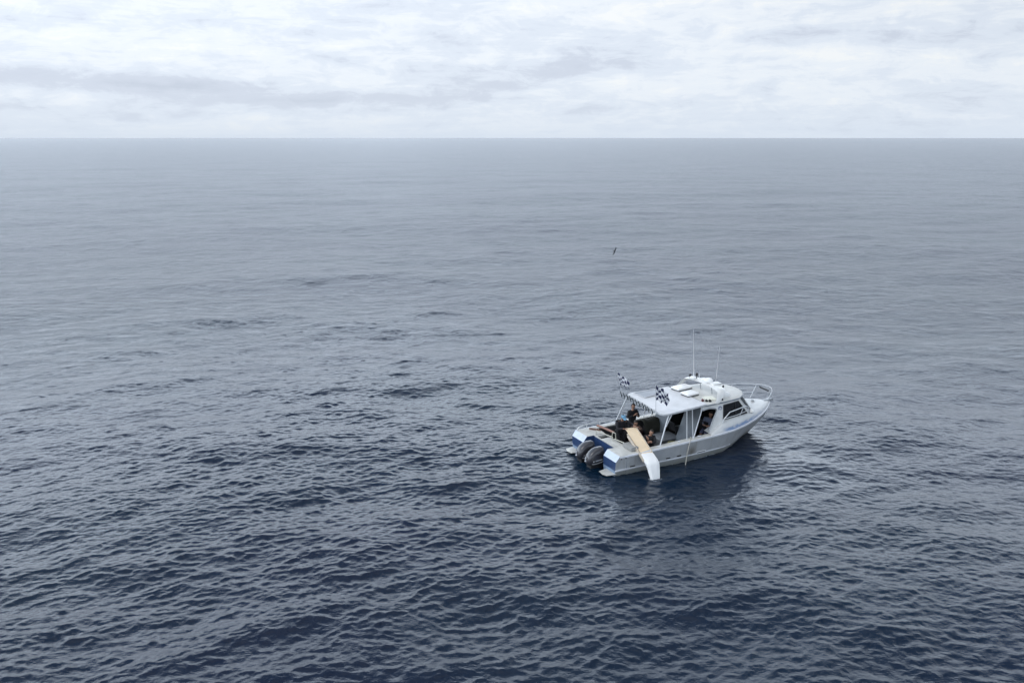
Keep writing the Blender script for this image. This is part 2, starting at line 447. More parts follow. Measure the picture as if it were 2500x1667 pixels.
def decal_material():
    m = bpy.data.materials.new('faded_blue_wave'); m.use_nodes = True
    T = NT(m.node_tree); P = m.node_tree.nodes['Principled BSDF']
    tc = T.new('ShaderNodeTexCoord'); o = tc.outputs['Object']
    sp = T.new('ShaderNodeSeparateXYZ'); T.l.new(o, sp.inputs[0]); x, y, z = sp.outputs
    mp = T.new('ShaderNodeMapping'); T.l.new(o, mp.inputs[0]); mp.inputs['Scale'].default_value = (1.2, 1, 3.0)
    n = T.noise(mp.outputs[0], 3.2, 4, .6, .8)
    fx = T.math('MULTIPLY', T.math('MULTIPLY', T.math('SUBTRACT', x, 5.0), 3.0, clamp=True), T.math('MULTIPLY', T.math('SUBTRACT', 8.2, x), .6, clamp=True))
    lim = T.math('MULTIPLY_ADD', T.math('SUBTRACT', x, 5.2), .045, 1.075)
    fz = T.math('MULTIPLY', T.math('SUBTRACT', T.math('MULTIPLY_ADD', n, .16, T.math('SUBTRACT', lim, .08)), z), 14.0, clamp=True)
    f = T.math('MULTIPLY', T.math('MULTIPLY', fx, fz), T.ramp(n, [(.28, .25), (.5, 1.0)]), clamp=True)
    base = T.mix(T.ramp(T.noise(o, 2.0, 5), [(.3, 0.0), (.7, 1.0)]), (.56, .575, .58), (.66, .67, .665))
    T.l.new(T.mix(T.math('MULTIPLY', f, .85), base, (.13, .24, .46)), P.inputs['Base Color'])
    P.inputs['Roughness'].default_value = .4
    return m
M['trunk'] = decal_material()
def glass_material():
    m = bpy.data.materials.new('tinted_glass'); m.use_nodes = True
    T = NT(m.node_tree); P = m.node_tree.nodes['Principled BSDF']
    P.inputs['Base Color'].default_value = (.012, .014, .018, 1); P.inputs['Roughness'].default_value = .06
    tr = T.new('ShaderNodeBsdfTransparent'); tr.inputs[0].default_value = (.5, .55, .6, 1)
    mx = T.new('ShaderNodeMixShader'); mx.inputs[0].default_value = .72
    T.l.new(tr.outputs[0], mx.inputs[1]); T.l.new(P.outputs[0], mx.inputs[2])
    T.l.new(mx.outputs[0], m.node_tree.nodes['Material Output'].inputs[0])
    return m
M['glass'] = glass_material()
def checker_material():
    m = bpy.data.materials.new('checked_cloth'); m.use_nodes = True
    T = NT(m.node_tree); P = m.node_tree.nodes['Principled BSDF']
    uv = T.new('ShaderNodeUVMap', uv_map='UVMap')
    c = T.new('ShaderNodeTexChecker'); T.l.new(uv.outputs[0], c.inputs[0]); c.inputs['Scale'].default_value = 1.0
    c.inputs[1].default_value = (.90, .91, .94, 1); c.inputs[2].default_value = (.010, .016, .075, 1)
    T.l.new(c.outputs[0], P.inputs['Base Color']); P.inputs['Roughness'].default_value = .8
    return m
M['check'] = checker_material()

# ================================================================== the boat
boat = bpy.data.objects.new('motor_boat', None); col.objects.link(boat); boat.matrix_world = MB_
tag(boat, 'white and grey motor boat with a blue stern, two outboards and a flat canopy', 'boat')
def ip(x, xs, ys): return float(np.interp(x, xs, ys))
GX = [0, 2, 3, 4.4, 5.1, 5.65, 6.35, 7.1, 7.7, 8.14, 8.5, 8.72, 8.85]
GY = [1.59, 1.61, 1.62, 1.62, 1.59, 1.54, 1.385, 1.12, .85, .60, .34, .16, .03]
SX = [0, 2, 4.4, 5.7, 7.2, 8.3, 8.86]; SZ = [.76, .80, .86, .91, 1.0, 1.09, 1.16]
def yg(x): return ip(x, GX, GY)
def zg(x): return ip(x, SX, SZ)
CX = [0, 3.5, 5.3, 6.1, 6.8, 7.5, 8.1, 8.5]; CY = [1.50, 1.47, 1.32, 1.04, .72, .40, .14, .03]; CZ = [-.12, -.12, -.05, .06, .17, .28, .38, .46]
KX = [0, 6.2, 7.0, 7.4, 7.9, 8.36, 8.7, 8.86]; KZ = [-.52, -.50, -.42, -.34, .0, .32, .60, 1.10]
def section(x):
    """half section, keel to gunwale (port side)"""
    G, Z, cy, cz, kz = yg(x), zg(x), ip(x, CX, CY), ip(x, CX, CZ), ip(x, KX, KZ)
    if x > 8.0: cy = min(cy, G * .5)
    cz = max(cz, kz + .02)
    sz = cz + (Z - cz) * .42
    flare = max(0, min(1, (x - 4.5) / 3))
    sy = cy + (G - cy) * (.62 - .26 * flare)
    return [(0, kz), (cy * .5, kz + (cz - kz) * .5), (cy, cz), (sy, sz), (sy + (G - sy) * .52, sz + (Z - sz) * .55), (G, Z)]
mb = MB()
xs = [.5, 1, 1.5, 2, 2.5, 3, 3.5, 4, 4.4, 4.8, 5.1, 5.4, 5.65, 6, 6.35, 6.7, 7.1, 7.4, 7.7, 7.95, 8.14, 8.35, 8.5, 8.65, 8.75, 8.85]
rings = []
for x in xs:
    h = section(x); rings.append([(x, y, z) for y, z in h[::-1]] + [(x, -y, z) for y, z in h[1:]])
Rg = mb.loft(rings, close=False, cap=False)
n = len(rings[0])
mb.mi = 1
f = mb.bm.faces.new(Rg[0]); f.material_index = 1
f = mb.bm.faces.new(Rg[-1][::-1]); f.material_index = 0
# two stern pods either side of the motor well: side outline (x,z) pushed across
for s in (-1, 1):
    yo0, yi = 1.59 * s, .74 * s
    prof = [(.5, -.12), (0.04, -.10), (0.0, .24), (0.0, .585), (.17, .80), (.5, .80)]
    hs = section(.5)
    A = [Vector((x, s * (ip(z, [p[1] for p in hs[2:]], [p[0] for p in hs[2:]]) + .002), z)) for x, z in prof]
    B = [Vector((x, yi, z)) for x, z in prof]
    A = [mb.bm.verts.new(p) for p in A]; B = [mb.bm.verts.new(p) for p in B]
    def fc(vs, mi):
        f = mb.bm.faces.new(vs); f.material_index = mi
    fc(A, 0); fc(B[::-1], 1)
    for i, mi in ((0, 0), (1, 3), (2, 1), (3, 2), (4, 4)):
        fc((A[i], A[i + 1], B[i + 1], B[i]), mi)
# well floor
mb.mi = 1; mb.box((.2, -.74, -.12), (.5, .74, .12))
hull = mb.build('hull', [M['hull'], M['blue'], M['paleblue'], mat('blue_grey_paint', (.22, .30, .42), .4, var=.1), M['deck']], boat, smooth=28)

# rub rails, spray strakes
for s in (-1, 1):
    mb = MB(); pts = [(x, s * (yg(x) + .012), zg(x) - .005) for x in [.17, .5] + xs[1:]]
    rings = [[(x, y + s * a, z + b) for a, b in ((-.02, .030), (.030, .022), (.034, -.030), (-.02, -.036))] for x, y, z in pts]
    mb.loft(rings); mb.build('rub_rail', M['rub'], boat)
    mb = MB(); rings = []
    for x in [.0, 1, 2, 3, 4, 4.6, 5.2, 5.7]:
        z = .25 - max(0, x - 4.2) * .02
        h = section(max(x, .5)); ysd = ip(z, [p[1] for p in h], [p[0] for p in h])
        if x < .5: ysd = 1.585
        t = 1.0 if x < 5.2 else .4
        rings.append([(x, s * (ysd - .04), z + .012), (x, s * (ysd + .03 * t), z), (x, s * (ysd + .03 * t), z - .028), (x, s * (ysd - .04), z - .04)])
    mb.loft(rings); mb.build('spray_strake', M['rub'], boat)

# side decks, foredeck and cockpit lining
for s in (-1, 1):
    mb = MB(); rings = []
    for x in [.50, 1.0, 1.5, 2, 2.5, 3, 3.5, 4, 4.4, 4.8]:
        o_, zz = yg(x), zg(x) + .028
        if x <= .5: zz = .803
        inn = 1.36 if x > 1.02 else .74
        rings.append([(x, s * o_, zz - .02), (x, s * (o_ - .02), zz), (x, s * inn, zz), (x, s * inn, zz - .05)])
        if x == 1.0: rings.append([(1.04, s * o_, zz - .02), (1.04, s * (o_ - .02), zz), (1.04, s * 1.36, zz), (1.04, s * 1.36, zz - .05)])
    mb.loft(rings, cap=True); mb.build('side_deck', M['deck'], boat)
    mb = MB(); mb.prism([(1.04, s * 1.37, .12), (4.5, s * 1.37, .12), (4.5, s * 1.37, .835), (2.0, s * 1.37, .79), (1.04, s * 1.37, .78)], (0, s * .03, 0))
    mb.build('coaming', M['inner'], boat)
mb = MB(); mb.prism([(.98, -1.38, .08), (4.6, -1.38, .08), (5.4, -1.15, .08), (5.9, -.8, .08), (5.9, .8, .08), (5.4, 1.15, .08), (4.6, 1.38, .08), (.98, 1.38, .08)], (0, 0, .07)); mb.build('cockpit_floor', M['floor'], boat)
# aft deck between pods with a dark recessed gate
mb = MB()
mb.box((.503, -.74, .2), (.56, .74, .80)); mb.box((.56, -.74, .70), (.98, .30, .795), .01); mb.box((.56, .92, .70), (.98, .74, .795))
mb.box((.56, .60, .70), (.98, .735, .795), .01)
mb.build('aft_bulkhead', [M['deck']], boat)
mb = MB(); mb.box((.56, .30, .42), (.975, .60, .60)); mb.box((.94, -1.36, .12), (1.04, 1.36, .74)); mb.build('transom_gate', M['gapdark'], boat)
mb = MB(); mb.box((.80, -1.42, .825), (1.12, -.82, .96), .015); mb.build('deck_locker', mat('locker_grey', (.30, .30, .29), .6, var=.15), boat)
mb = MB(); mb.prism([(.30, 1.0, .45), (.52, .76, .45), (.30, .76, .45)], (0, 0, .16)); mb.build('corner_step', M['white'], boat)
# small swim steps on each pod
for s in (-1, 1):
    mb = MB(); mb.prism([(.05, s * .92, .085), (-.36, s * 1.02, .085), (-.40, s * 1.30, .085), (-.33, s * 1.50, .085), (.05, s * 1.56, .085)], (0, 0, .035), .008)
    mb.build('swim_step', M['deck'], boat)

# raised foredeck with the faded blue wave along its side
TX = [4.45, 4.8, 5.1, 5.4, 6.0, 6.5, 7.1, 7.8, 8.4, 8.84]
TY = [1.50, 1.44, 1.38, 1.33, 1.24, 1.16, .92, .60, .28, .015]
TZ = [.92, 1.06, 1.20, 1.29, 1.32, 1.31, 1.27, 1.255, 1.24, 1.205]
mb = MB(); rings = []
for x in [4.45, 4.6, 4.8, 5.1, 5.4, 5.7, 6.0, 6.35, 6.7, 7.1, 7.45, 7.8, 8.14, 8.4, 8.6, 8.75, 8.84]:
    G, Z, ky, kz = yg(x) - .012, zg(x) + .01, ip(x, TX, TY), ip(x, TX, TZ)
    zc = kz + .05 * min(1, ky)
    h = []
    for t in (0, .2, .4, .6, .8, .93, 1.0):
        e = math.sin(t * PI / 2) ** .9
        h.append((G + (ky - G) * (1 - math.cos(t * PI / 2)) ** .8, Z + (kz - Z) * e))
    h += [(ky * .75, kz + (zc - kz) * .6), (ky * .4, zc), (0, zc)]
    rings.append([(x, y, z) for y, z in h] + [(x, -y, z) for y, z in h[-2::-1]])
fd = mb.loft(rings, close=False, cap=False)
# open under the cabin: only the sloping sides run aft of the windscreen
xsf = [4.45, 4.6, 4.8, 5.1, 5.4, 5.7, 6.0, 6.35, 6.7, 7.1]
dead = [f for f in mb.bm.faces if max(v.co.x for v in f.verts) < 6.75 and all(abs(v.co.y) < ip(v.co.x, TX, TY) * .76 for v in f.verts)]
bmesh.ops.delete(mb.bm, geom=dead, context='FACES')
mb.build('foredeck', M['trunk'], boat, smooth=50)
mb = MB(); mb.ell((7.93, 0, 1.31), (.06, .09, .04)); mb.tube([(7.90, -.09, 1.36), (7.96, .09, 1.36)], .014); mb.build('deck_cleat', M['alloy'], boat)
mb = MB()
mb.box((8.5, -.09, 1.20), (9.02, .09, 1.255), .01); mb.tube([(8.95, -.07, 1.27), (8.95, .07, 1.27)], .04)
mb.build('bow_roller', M['alloy'], boat)

# cabin
def side_panels(s):
    def P(x, z):   # cabin side leans inwards with height and follows the plan
        return (x, s * (ip(x, [4.2, 5.4, 6.5, 7.0], [1.33, 1.315, 1.20, 1.02]) - (z - 1.3) * .16), z)
    mb = MB(); th = (0, -s * .035, 0)
    mb.prism([P(4.49, .93), P(4.80, 1.05), P(5.10, 1.20), P(5.22, 1.30), P(5.28, 1.90), P(5.28, 1.97), P(4.90, 1.97), P(4.97, 1.76)], th)
    mb.prism([P(4.15, 1.84), P(4.55, 1.87), P(4.86, 1.83), P(4.97, 1.76), P(4.90, 1.97), P(4.18, 1.97)], th)
    mb.prism([P(5.28, 1.91), P(6.12, 1.935), P(6.16, 1.97), P(5.28, 1.97)], th)
    mb.prism([P(5.10, 1.20), P(5.4, 1.26), P(6.9, 1.24), P(6.62, 1.335), P(5.22, 1.305)], th)
    mb.prism([P(6.12, 1.935), P(6.16, 1.97), P(6.24, 1.97), P(6.86, 1.25), P(6.62, 1.335)], th)
    mb.build('cabin_side', M['white'], boat, smooth=30)
    mb = MB()
    mb.prism([P(5.22, 1.305), P(6.62, 1.335), P(6.12, 1.935), P(5.28, 1.91)], (0, -s * .008, 0))
    w = mb.build('side_window', M['glass'], boat, smooth=0)
    mb = MB(); o_ = s * .006
    def fr(a, b, c=.022):
        a, b = Vector(P(*a)), Vector(P(*b)); a.y += o_; b.y += o_; mb.tube([a, b], c, 4)
    fr((5.24, 1.33), (6.58, 1.355), .03); fr((6.58, 1.355), (6.11, 1.92)); fr((6.11, 1.92), (5.29, 1.895)); fr((5.29, 1.895), (5.24, 1.33)); fr((5.93, 1.91), (5.93, 1.34), .016)
    mb.build('window_frame', M['black'], w)
    return P
SP = side_panels(-1); side_panels(1)
mb = MB()   # frame round the open side door
mb.tube([SP(4.47, .93), SP(4.70, 1.35), SP(4.93, 1.72), SP(4.86, 1.83), SP(4.55, 1.88), SP(4.22, 1.85)], .028)
mb.build('door_frame', M['alloy'], boat)
for s in (-1, 1):
    mb = MB(); mb.ell((6.99, s * .95, 1.285), (.20, .12, .09), rot=Euler((0, 0, -s * .9)).to_matrix())
    mb.build('windscreen_corner', M['white'], boat)
# windscreen, raked and bowed
top = [(6.20, 1.12), (6.52, .90), (6.74, .50), (6.82, 0), (6.74, -.50), (6.52, -.90), (6.20, -1.12)]
botm = [(6.86, 1.06), (7.12, .84), (7.30, .45), (7.36, 0), (7.30, -.45), (7.12, -.84), (6.86, -1.06)]
mb = MB(); mb.loft([[(x, y, 1.99) for x, y in top], [(x, y, 1.28) for x, y in botm]], close=False, cap=False)
ws = mb.build('windscreen', M['glass'], boat, smooth=0)
mb = MB()
for (a, b) in zip(top, botm): mb.tube([(a[0], a[1], 1.99), (b[0], b[1], 1.28)], .022, 6)
mb.tube([(x, y, 1.27) for x, y in botm], .03, 6)
mb.build('windscreen_frame', M['white'], ws)
# slanted aft bulkhead of the cabin
mb = MB(); mb.prism([(3.55, -1.32, .16), (4.24, -1.22, 1.97), (4.24, -.34, 1.97), (3.55, -.34, .16)], (.03, 0, 0))
mb.prism([(3.55, 1.32, .16), (4.24, 1.22, 1.97), (4.24, .42, 1.97), (3.55, .42, .16)], (.03, 0, 0))
mb.build('cabin_bulkhead', M['bulk'], boat)
mb = MB(); mb.prism([(5.75, -1.0, .45), (6.3, -.9, .60), (6.4, -1.0, 1.22), (5.85, -1.12, 1.22)], (0, 2.0, 0)); mb.prism([(4.55, -1.40, .3), (5.8, -1.2, .3), (6.1, -1.15, .95), (4.55, -1.42, .88)], (0, .03, 0)); mb.prism([(4.3, 1.36, .3), (5.8, 1.15, .3), (6.4, 1.05, 1.2), (4.3, 1.30, 1.2)], (0, -.03, 0)); mb.prism([(4.3, 1.24, 1.2), (5.2, 1.24, 1.2), (5.2, 1.16, 1.96), (4.3, 1.16, 1.96)], (0, -.02, 0)); mb.prism([(4.3, -1.15, 1.955), (6.2, -1.02, 1.955), (6.2, 1.02, 1.955), (4.3, 1.15, 1.955)], (0, 0, .012))  # dash, plus black sheets added to put shade inside the cabin
mb.build('dash_and_shade_liners', M['dark'], boat)
mb = MB()
mb.box((4.72, -.98, .62), (5.22, -.48, .72), .03); mb.box((4.68, -.98, .72), (4.78, -.48, 1.18), .03); mb.tube([(4.96, -.73, .16), (4.96, -.73, .63)], .05)
mb.build('helm_seat', M['black'], boat)
mb = MB(); mb.tube([(5.82 + .05 * math.sin(a), -.70 + .19 * math.cos(a), 1.15 + .17 * math.sin(a)) for a in np.linspace(0, 2 * PI, 17)], .016, 6, cap=False)
mb.tube([(5.82, -.88, 1.15), (5.82, -.52, 1.15)], .012, 6); mb.build('steering_wheel', M['alloy'], boat)

# cabin roof, slightly crowned
RP = [(4.40, 1.24), (5.4, 1.20), (6.2, 1.10), (6.62, .82), (6.88, .45), (6.98, 0)]
outline = RP + [(x, -y) for x, y in RP[-2::-1]]
mb = MB(); cen = (5.5, 0)
def rr(f, z): return [(cen[0] + (x - cen[0]) * f, y * f, z) for x, y in outline]
mb.loft([rr(.98, 1.975), rr(1.0, 1.985), rr(1.0, 2.03), rr(.985, 2.05), rr(.75, 2.075), rr(.4, 2.085), rr(.05, 2.088)])
roof = mb.build('cabin_roof', mat('cabin_roof_paint', (.60, .595, .565), .5, var=.10, scale=2.2, bump=.15), boat, smooth=50)
mb = MB(); pts = [(x, y, 2.006) for x, y in outline]; mb.tube(pts, .024, 6); mb.build('gutter', mat('gutter_grey', (.20, .23, .27), .4), roof)

# radar arch, a swept wing on two fins
mb = MB(); rings = []
for y, xa, xf, z in ((1.27, 4.82, 5.05, 2.05), (1.18, 4.98, 5.30, 2.28), (1.06, 5.08, 5.50, 2.42), (.9, 5.12, 5.58, 2.455), (.4, 5.20, 5.68, 2.475), (0, 5.22, 5.72, 2.48),
                     (-.4, 5.20, 5.68, 2.475), (-.9, 5.12, 5.58, 2.455), (-1.06, 5.08, 5.50, 2.42), (-1.18, 4.98, 5.30, 2.28), (-1.27, 4.82, 5.05, 2.05)):
    rings.append([(xa, y, z - .01), (xa + .08, y, z + .025), ((xa + xf) / 2, y, z + .04), (xf - .04, y, z + .02), (xf, y, z - .005), ((xa + xf) / 2, y, z - .035)])
mb.loft(rings); arch = mb.build('radar_arch', M['white'], boat, smooth=50)
for y in (.42, -.30):
    mb = MB(); mb.tube([(5.46, y, 2.05), (5.40, y, 2.46)], .018, 6); mb.build('arch_strut', M['alloy'], boat)
def dome(c, r, h, name, lab=None):
    mb = MB(); rings = []
    for t, f in ((0, .80), (.12, .98), (.30, 1.0), (.62, .95), (.85, .74), (.96, .45), (1.0, .12)):
        rings.append([(c[0] + r * f * math.cos(a), c[1] + r * f * math.sin(a), c[2] + h * t) for a in np.linspace(0, 2 * PI, 24, endpoint=False)])
    mb.loft(rings); return mb.build(name, M['cushion'], boat, smooth=40)
dome((5.40, -.10, 2.53), .185, .17, 'radar_dome')
dome((5.22, .66, 2.51), .13, .09, 'antenna_dome')
mb = MB(); mb.box((5.30, -.2, 2.49), (5.52, .0, 2.535), .01); mb.box((5.36, .05, 2.49), (5.62, .42, 2.56), .025); mb.box((5.35, -.52, 2.48), (5.75, -.22, 2.56), .03)
mb.build('radar_mount', M['white'], boat)
for (c, rx, rz) in (((5.18, .80, 2.62), .06, .055), ((5.38, .62, 2.66), .05, .085)):
    mb = MB(); mb.ell(c, (rx, rx, rz), 12, 8); mb.tube([(c[0], c[1], 2.48), (c[0], c[1], c[2])], .02, 6); mb.build('deck_light', M['black'], boat)
mb = MB(); mb.ell((5.73, -.60, 2.40), (.05, .055, .10), 12, 8, rot=Euler((0, .5, 0)).to_matrix()); mb.tube([(5.70, -.6, 2.1), (5.72, -.6, 2.36)], .022, 6); mb.build('search_light', M['black'], boat)
mb = MB(); mb.ell((5.74, -.78, 2.13), (.22, .15, .13), 16, 8); mb.build('roof_vent', M['cushion'], boat)
mb = MB(); mb.ell((5.30, -1.13, 2.11), (.035, .035, .05), 10, 6); mb.build('side_light', M['black'], boat)
for i, (x, y, mm) in enumerate(((4.52, -.86, M['red']), (4.62, -.97, M['black']), (4.74, -1.03, M['black']))):
    mb = MB(); mb.ell((x, y, 2.115), (.045, .055, .06), 12, 6); mb.tube([(x, y, 2.04), (x, y, 2.11)], .025, 6); mb.box((x + .02, y - .03, 2.06), (x + .07, y + .03, 2.13), .01)
    mb.build('roof_fitting', mm, boat)  # small dark roof items of unknown use, built as knobs
mb = MB(); mb.prism([(4.80, -.50, 2.075), (5.2, -.62, 2.075), (5.12, -1.02, 2.05), (4.72, -.9, 2.05)], (0, 0, .06), .02); mb.build('life_ring_box', mat('cream_lid', (.78, .78, .68), .5), boat)
for (a, b, r) in (((5.23, .62, 2.48), (5.15, .70, 4.57), .009), ((6.11, .30, 2.08), (6.22, .30, 3.80), .007), ((5.42, .50, 2.48), (5.42, .50, 2.84), .006)):
    mb = MB(); m_ = Vector(a).lerp(Vector(b), .12)
    mb.tube([a, m_], r * 1.5, 8); mb.tube([m_, b], r, 8, r1=r * .35); mb.build('whip_antenna', M['cushion'], boat)

# flat canopy over the cockpit, its frame and posts
cz = {'as': 1.955, 'ap': 2.085, 'fs': 2.075, 'fp': 2.08}
def CZ_(x, y):
    u = (x - 2.33) / 2.1; v = (y + 1.27) / 2.54
    return (cz['as'] * (1 - v) + cz['ap'] * v) * (1 - u) + (cz['fs'] * (1 - v) + cz['fp'] * v) * u + .02 * math.sin(PI * max(0, min(1, v)))
co = [(4.42, -1.26), (3.8, -1.27), (3.1, -1.27), (2.52, -1.26), (2.38, -1.20), (2.31, -1.04), (2.31, -.5), (2.32, 0), (2.32, .5), (2.33, 1.08), (2.40, 1.22), (2.54, 1.27), (3.1, 1.27), (3.8, 1.27), (4.42, 1.26)]
mb = MB()
tp = [(x, y, CZ_(x, y) + .02) for x, y in co]; bt = [(x, y, CZ_(x, y) - .02) for x, y in co]
mb.loft([bt, tp], cap=False)
nx, ny = 10, 10
for dz_ in (.02, -.02):
    cvs = [mb.bm.verts.new((x, y, CZ_(x, y) + dz_)) for x, y in co]
    f = mb.bm.faces.new(cvs)
bmesh.ops.remove_doubles(mb.bm, verts=mb.bm.verts, dist=.0005)
cz_gap = None
canopy = mb.build('canopy', M['roofw'], boat, smooth=35)
mb = MB(); pts = [(x, y, CZ_(x, y) - .035) for x, y in co]; mb.tube(pts, .026, 8); mb.tube([(3.3, -1.25, CZ_(3.3, -1.25) - .05), (3.3, 1.25, CZ_(3.3, 1.25) - .05)], .022)
mb.build('canopy_frame', M['alloy'], canopy)
mb = MB(); mb.tube([(4.435, -1.22, 2.062), (4.44, -.6, 2.082), (4.44, .6, 2.082), (4.435, 1.22, 2.062)], .014, 6); mb.build('canopy_gap_shade', M['gapdark'], canopy)  # dark tube added as the shaded gap under the canopy's front edge
mb = MB(); g = [(2.62, 1.17), (2.72, .50), (3.72, .62), (3.86, 1.17)]
mb.prism([(x, y, CZ_(x, y) + .018) for x, y in g], (0, 0, .012)); mb.build('canopy_panel', M['greypanel'], canopy)
mb = MB(); pts = [(x, y, CZ_(x, y) + .034) for x, y in g]; mb.tube(pts + [pts[0]], .014, 6); mb.build('panel_trim', M['roofw'], canopy)
def post(a, b, r=.022):
    mb = MB(); mb.tube([a, b], r, 8); mb.ell(a, (r * 2, r * 2, r * .7), 10, 4); mb.build('canopy_post', M['rail'], boat)
post((2.10, -1.44, .83), (2.60, -1.24, 1.93), .026); post((2.44, -1.32, 1.52), (2.75, -1.24, 1.93), .02)
post((3.37, -1.44, .86), (3.45, -1.25, 1.98), .020); post((3.70, -1.44, .87), (4.23, -1.24, 2.00), .022); post((3.68, -1.42, .87), (3.72, -1.24, 2.0), .018)
post((1.95, 1.46, .83), (2.42, 1.26, 2.03), .024); post((3.37, 1.46, .86), (3.45, 1.25, 2.0), .020); post((3.70, 1.44, .87), (4.23, 1.24, 2.00), .022)
# rod holders along the aft edge
rnd = random.Random(4)
for k in range(11):
    y = 1.42 - k * .212 + rnd.uniform(-.02, .02); z = CZ_(2.33, max(-1, min(1.2, y)))
    mb = MB(); dxx = rnd.uniform(-.02, .02)
    mb.tube([(2.17 + dxx, y + .03, z + .09), (2.205 + dxx, y, z - .02), (2.23 + dxx, y - .012, z - .15)], .019, 8); mb.tube([(2.20 + dxx, y, z - .05), (2.26, y, z - .05)], .012, 6)
    mb.build('rod_holder', mat('rod_holder_grey', (.055, .07, .075), .5) if k == 0 else bpy.data.materials['rod_holder_grey'], boat)
mb = MB(); mb.tube([(2.25, 1.50, CZ_(2.3, 1.2) - .05), (2.25, -.95, CZ_(2.3, -.95) - .05)], .012); mb.build('rod_rack', M['alloy'], boat)

# rails
mb = MB()
mb.tube([(6.25, 1.25, 1.40), (6.45, 1.23, 1.78), (6.9, 1.12, 1.86), (7.34, .94, 1.87), (8.0, .80, 1.84), (8.5, .60, 1.81), (8.78, .38, 1.79), (8.88, .12, 1.78), (8.88, -.05, 1.76), (8.85, -.14, 1.66), (8.82, -.12, 1.45), (8.74, -.05, 1.22)], .018)
mb.tube([(8.84, -.13, 1.58), (8.76, -.10, 1.38), (8.52, -.02, 1.25)], .016)
for z, x0 in ((1.64, 7.0), (1.45, 7.2)):
    mb.tube([(x0, .98 + (7.0 - x0) * .2, z), (8.0, .80, z), (8.42 + (z - 1.45) * .8, .60, z)], .014)
mb.tube([(8.32, .58, 1.22), (8.62, .54, 1.81)], .016); mb.tube([(7.45, .86, 1.26), (7.55, .90, 1.86)], .016); mb.tube([(6.85, 1.05, 1.28), (6.9, 1.12, 1.86)], .016)
mb.build('bow_rail', M['rail'], boat)
mb = MB(); mb.tube([(8.66, .40, 1.70), (8.66, -.12, 1.68)], .034); mb.build('rail_pad', M['black'], boat)
mb = MB()
mb.tube([(5.15, -1.40, 1.20), (5.18, -1.40, 1.36), (5.50, -1.38, 1.62), (6.0, -1.33, 1.67), (6.42, -1.24, 1.69), (6.62, -1.19, 1.60), (6.72, -1.16, 1.32)], .020)
mb.tube([(5.22, -1.39, 1.39), (5.9, -1.34, 1.42), (6.68, -1.17, 1.46)], .014)
mb.tube([(6.28, -1.28, 1.67), (6.02, -1.33, 1.27)], .014)
mb.build('grab_rail', M['rail'], boat)
mb = MB(); mb.tube([(.16, 1.50, .80), (.24, 1.50, .92), (.5, 1.50, .99), (.9, 1.51, 1.00), (1.9, 1.52, .98), (1.98, 1.52, .84)], .020)
for x in (.62, 1.25): mb.tube([(x, 1.5, .82), (x, 1.5, .99)], .016)
mb.build('stern_rail', M['rail'], boat)
mb = MB(); mb.tube([(.64, .82, .80), (.64, .80, .95), (.82, -.10, .95), (.82, -.12, .80)], .018); mb.tube([(1.02, .25, .80), (1.04, .24, 1.0), (1.05, .05, 1.02), (1.05, .02, .80)], .018)
mb.tube([(.88, -.14, .88), (1.0, -.85, .88)], .018); mb.build('bait_rail', mat('cream_tube', (.55, .54, .46), .5), boat)
# scupper slots
for x, ln, z, lip in ((.77, .22, .30, 0), (2.41, .20, .315, 0), (2.93, .20, .315, 0), (4.02, .40, .27, 1), (5.60, .20, .20, 0)):
    for s in (-1, 1):
        h = section(x); h2 = section(x + ln); zz = [p[1] for p in h]
        ya = ip(z, zz, [p[0] for p in h]); yb = ip(z, [p[1] for p in h2], [p[0] for p in h2])
        mb = MB(); mb.prism([(x - ln / 2, s * (ya - .03), z - .022), (x + ln / 2, s * (yb - .03), z - .022), (x + ln / 2, s * (yb - .03), z + .022), (x - ln / 2, s * (ya - .03), z + .022)], (0, s * .045, 0), .008)
        o_ = mb.build('scupper', M['black'], boat)
        if lip:
            mb = MB(); mb.tube([(x - ln / 2 - .03, s * (ya + .02), z + .035), (x + ln / 2 + .03, s * (yb + .02), z + .035)], .013, 6); mb.build('scupper_lip', M['cushion'], o_)
for x, z in ((.24, .685), (.44, .695), (1.95, .32)):
    mb = MB(); mb.ell((x, -1.60, z), (.03, .02, .022), 8, 6); mb.build('hull_fitting', M['black'], boat)
# round emblem on the cabin side
mb = MB(); c = Vector(SP(5.10, 1.80)); c.y -= .004
mb.mi = 0
mb.tube([c + Vector((.085 * math.cos(a), 0, .085 * math.sin(a))) for a in np.linspace(0, 2 * PI, 21)], .010, 6, cap=False)
mb.tube([c + Vector((.045 * math.cos(a), 0, .03 + .03 * math.sin(a))) for a in np.linspace(-.4, PI, 9)] + [c + Vector((-.03, 0, -.045)), c + Vector((.045, 0, -.045))], .010, 6)
mb.build('emblem', mat('emblem_blue', (.20, .24, .36), .5), boat)
for c, r_ in (((3.95, -1.46, .905), (.11, .05, .03)), ((2.95, -1.50, .865), (.07, .03, .05)), ((1.96, -1.5, .84), (.07, .02, .02))):
    mb = MB(); mb.ell(c, r_, 10, 6); mb.build('mooring_cleat', M['rail'], boat)

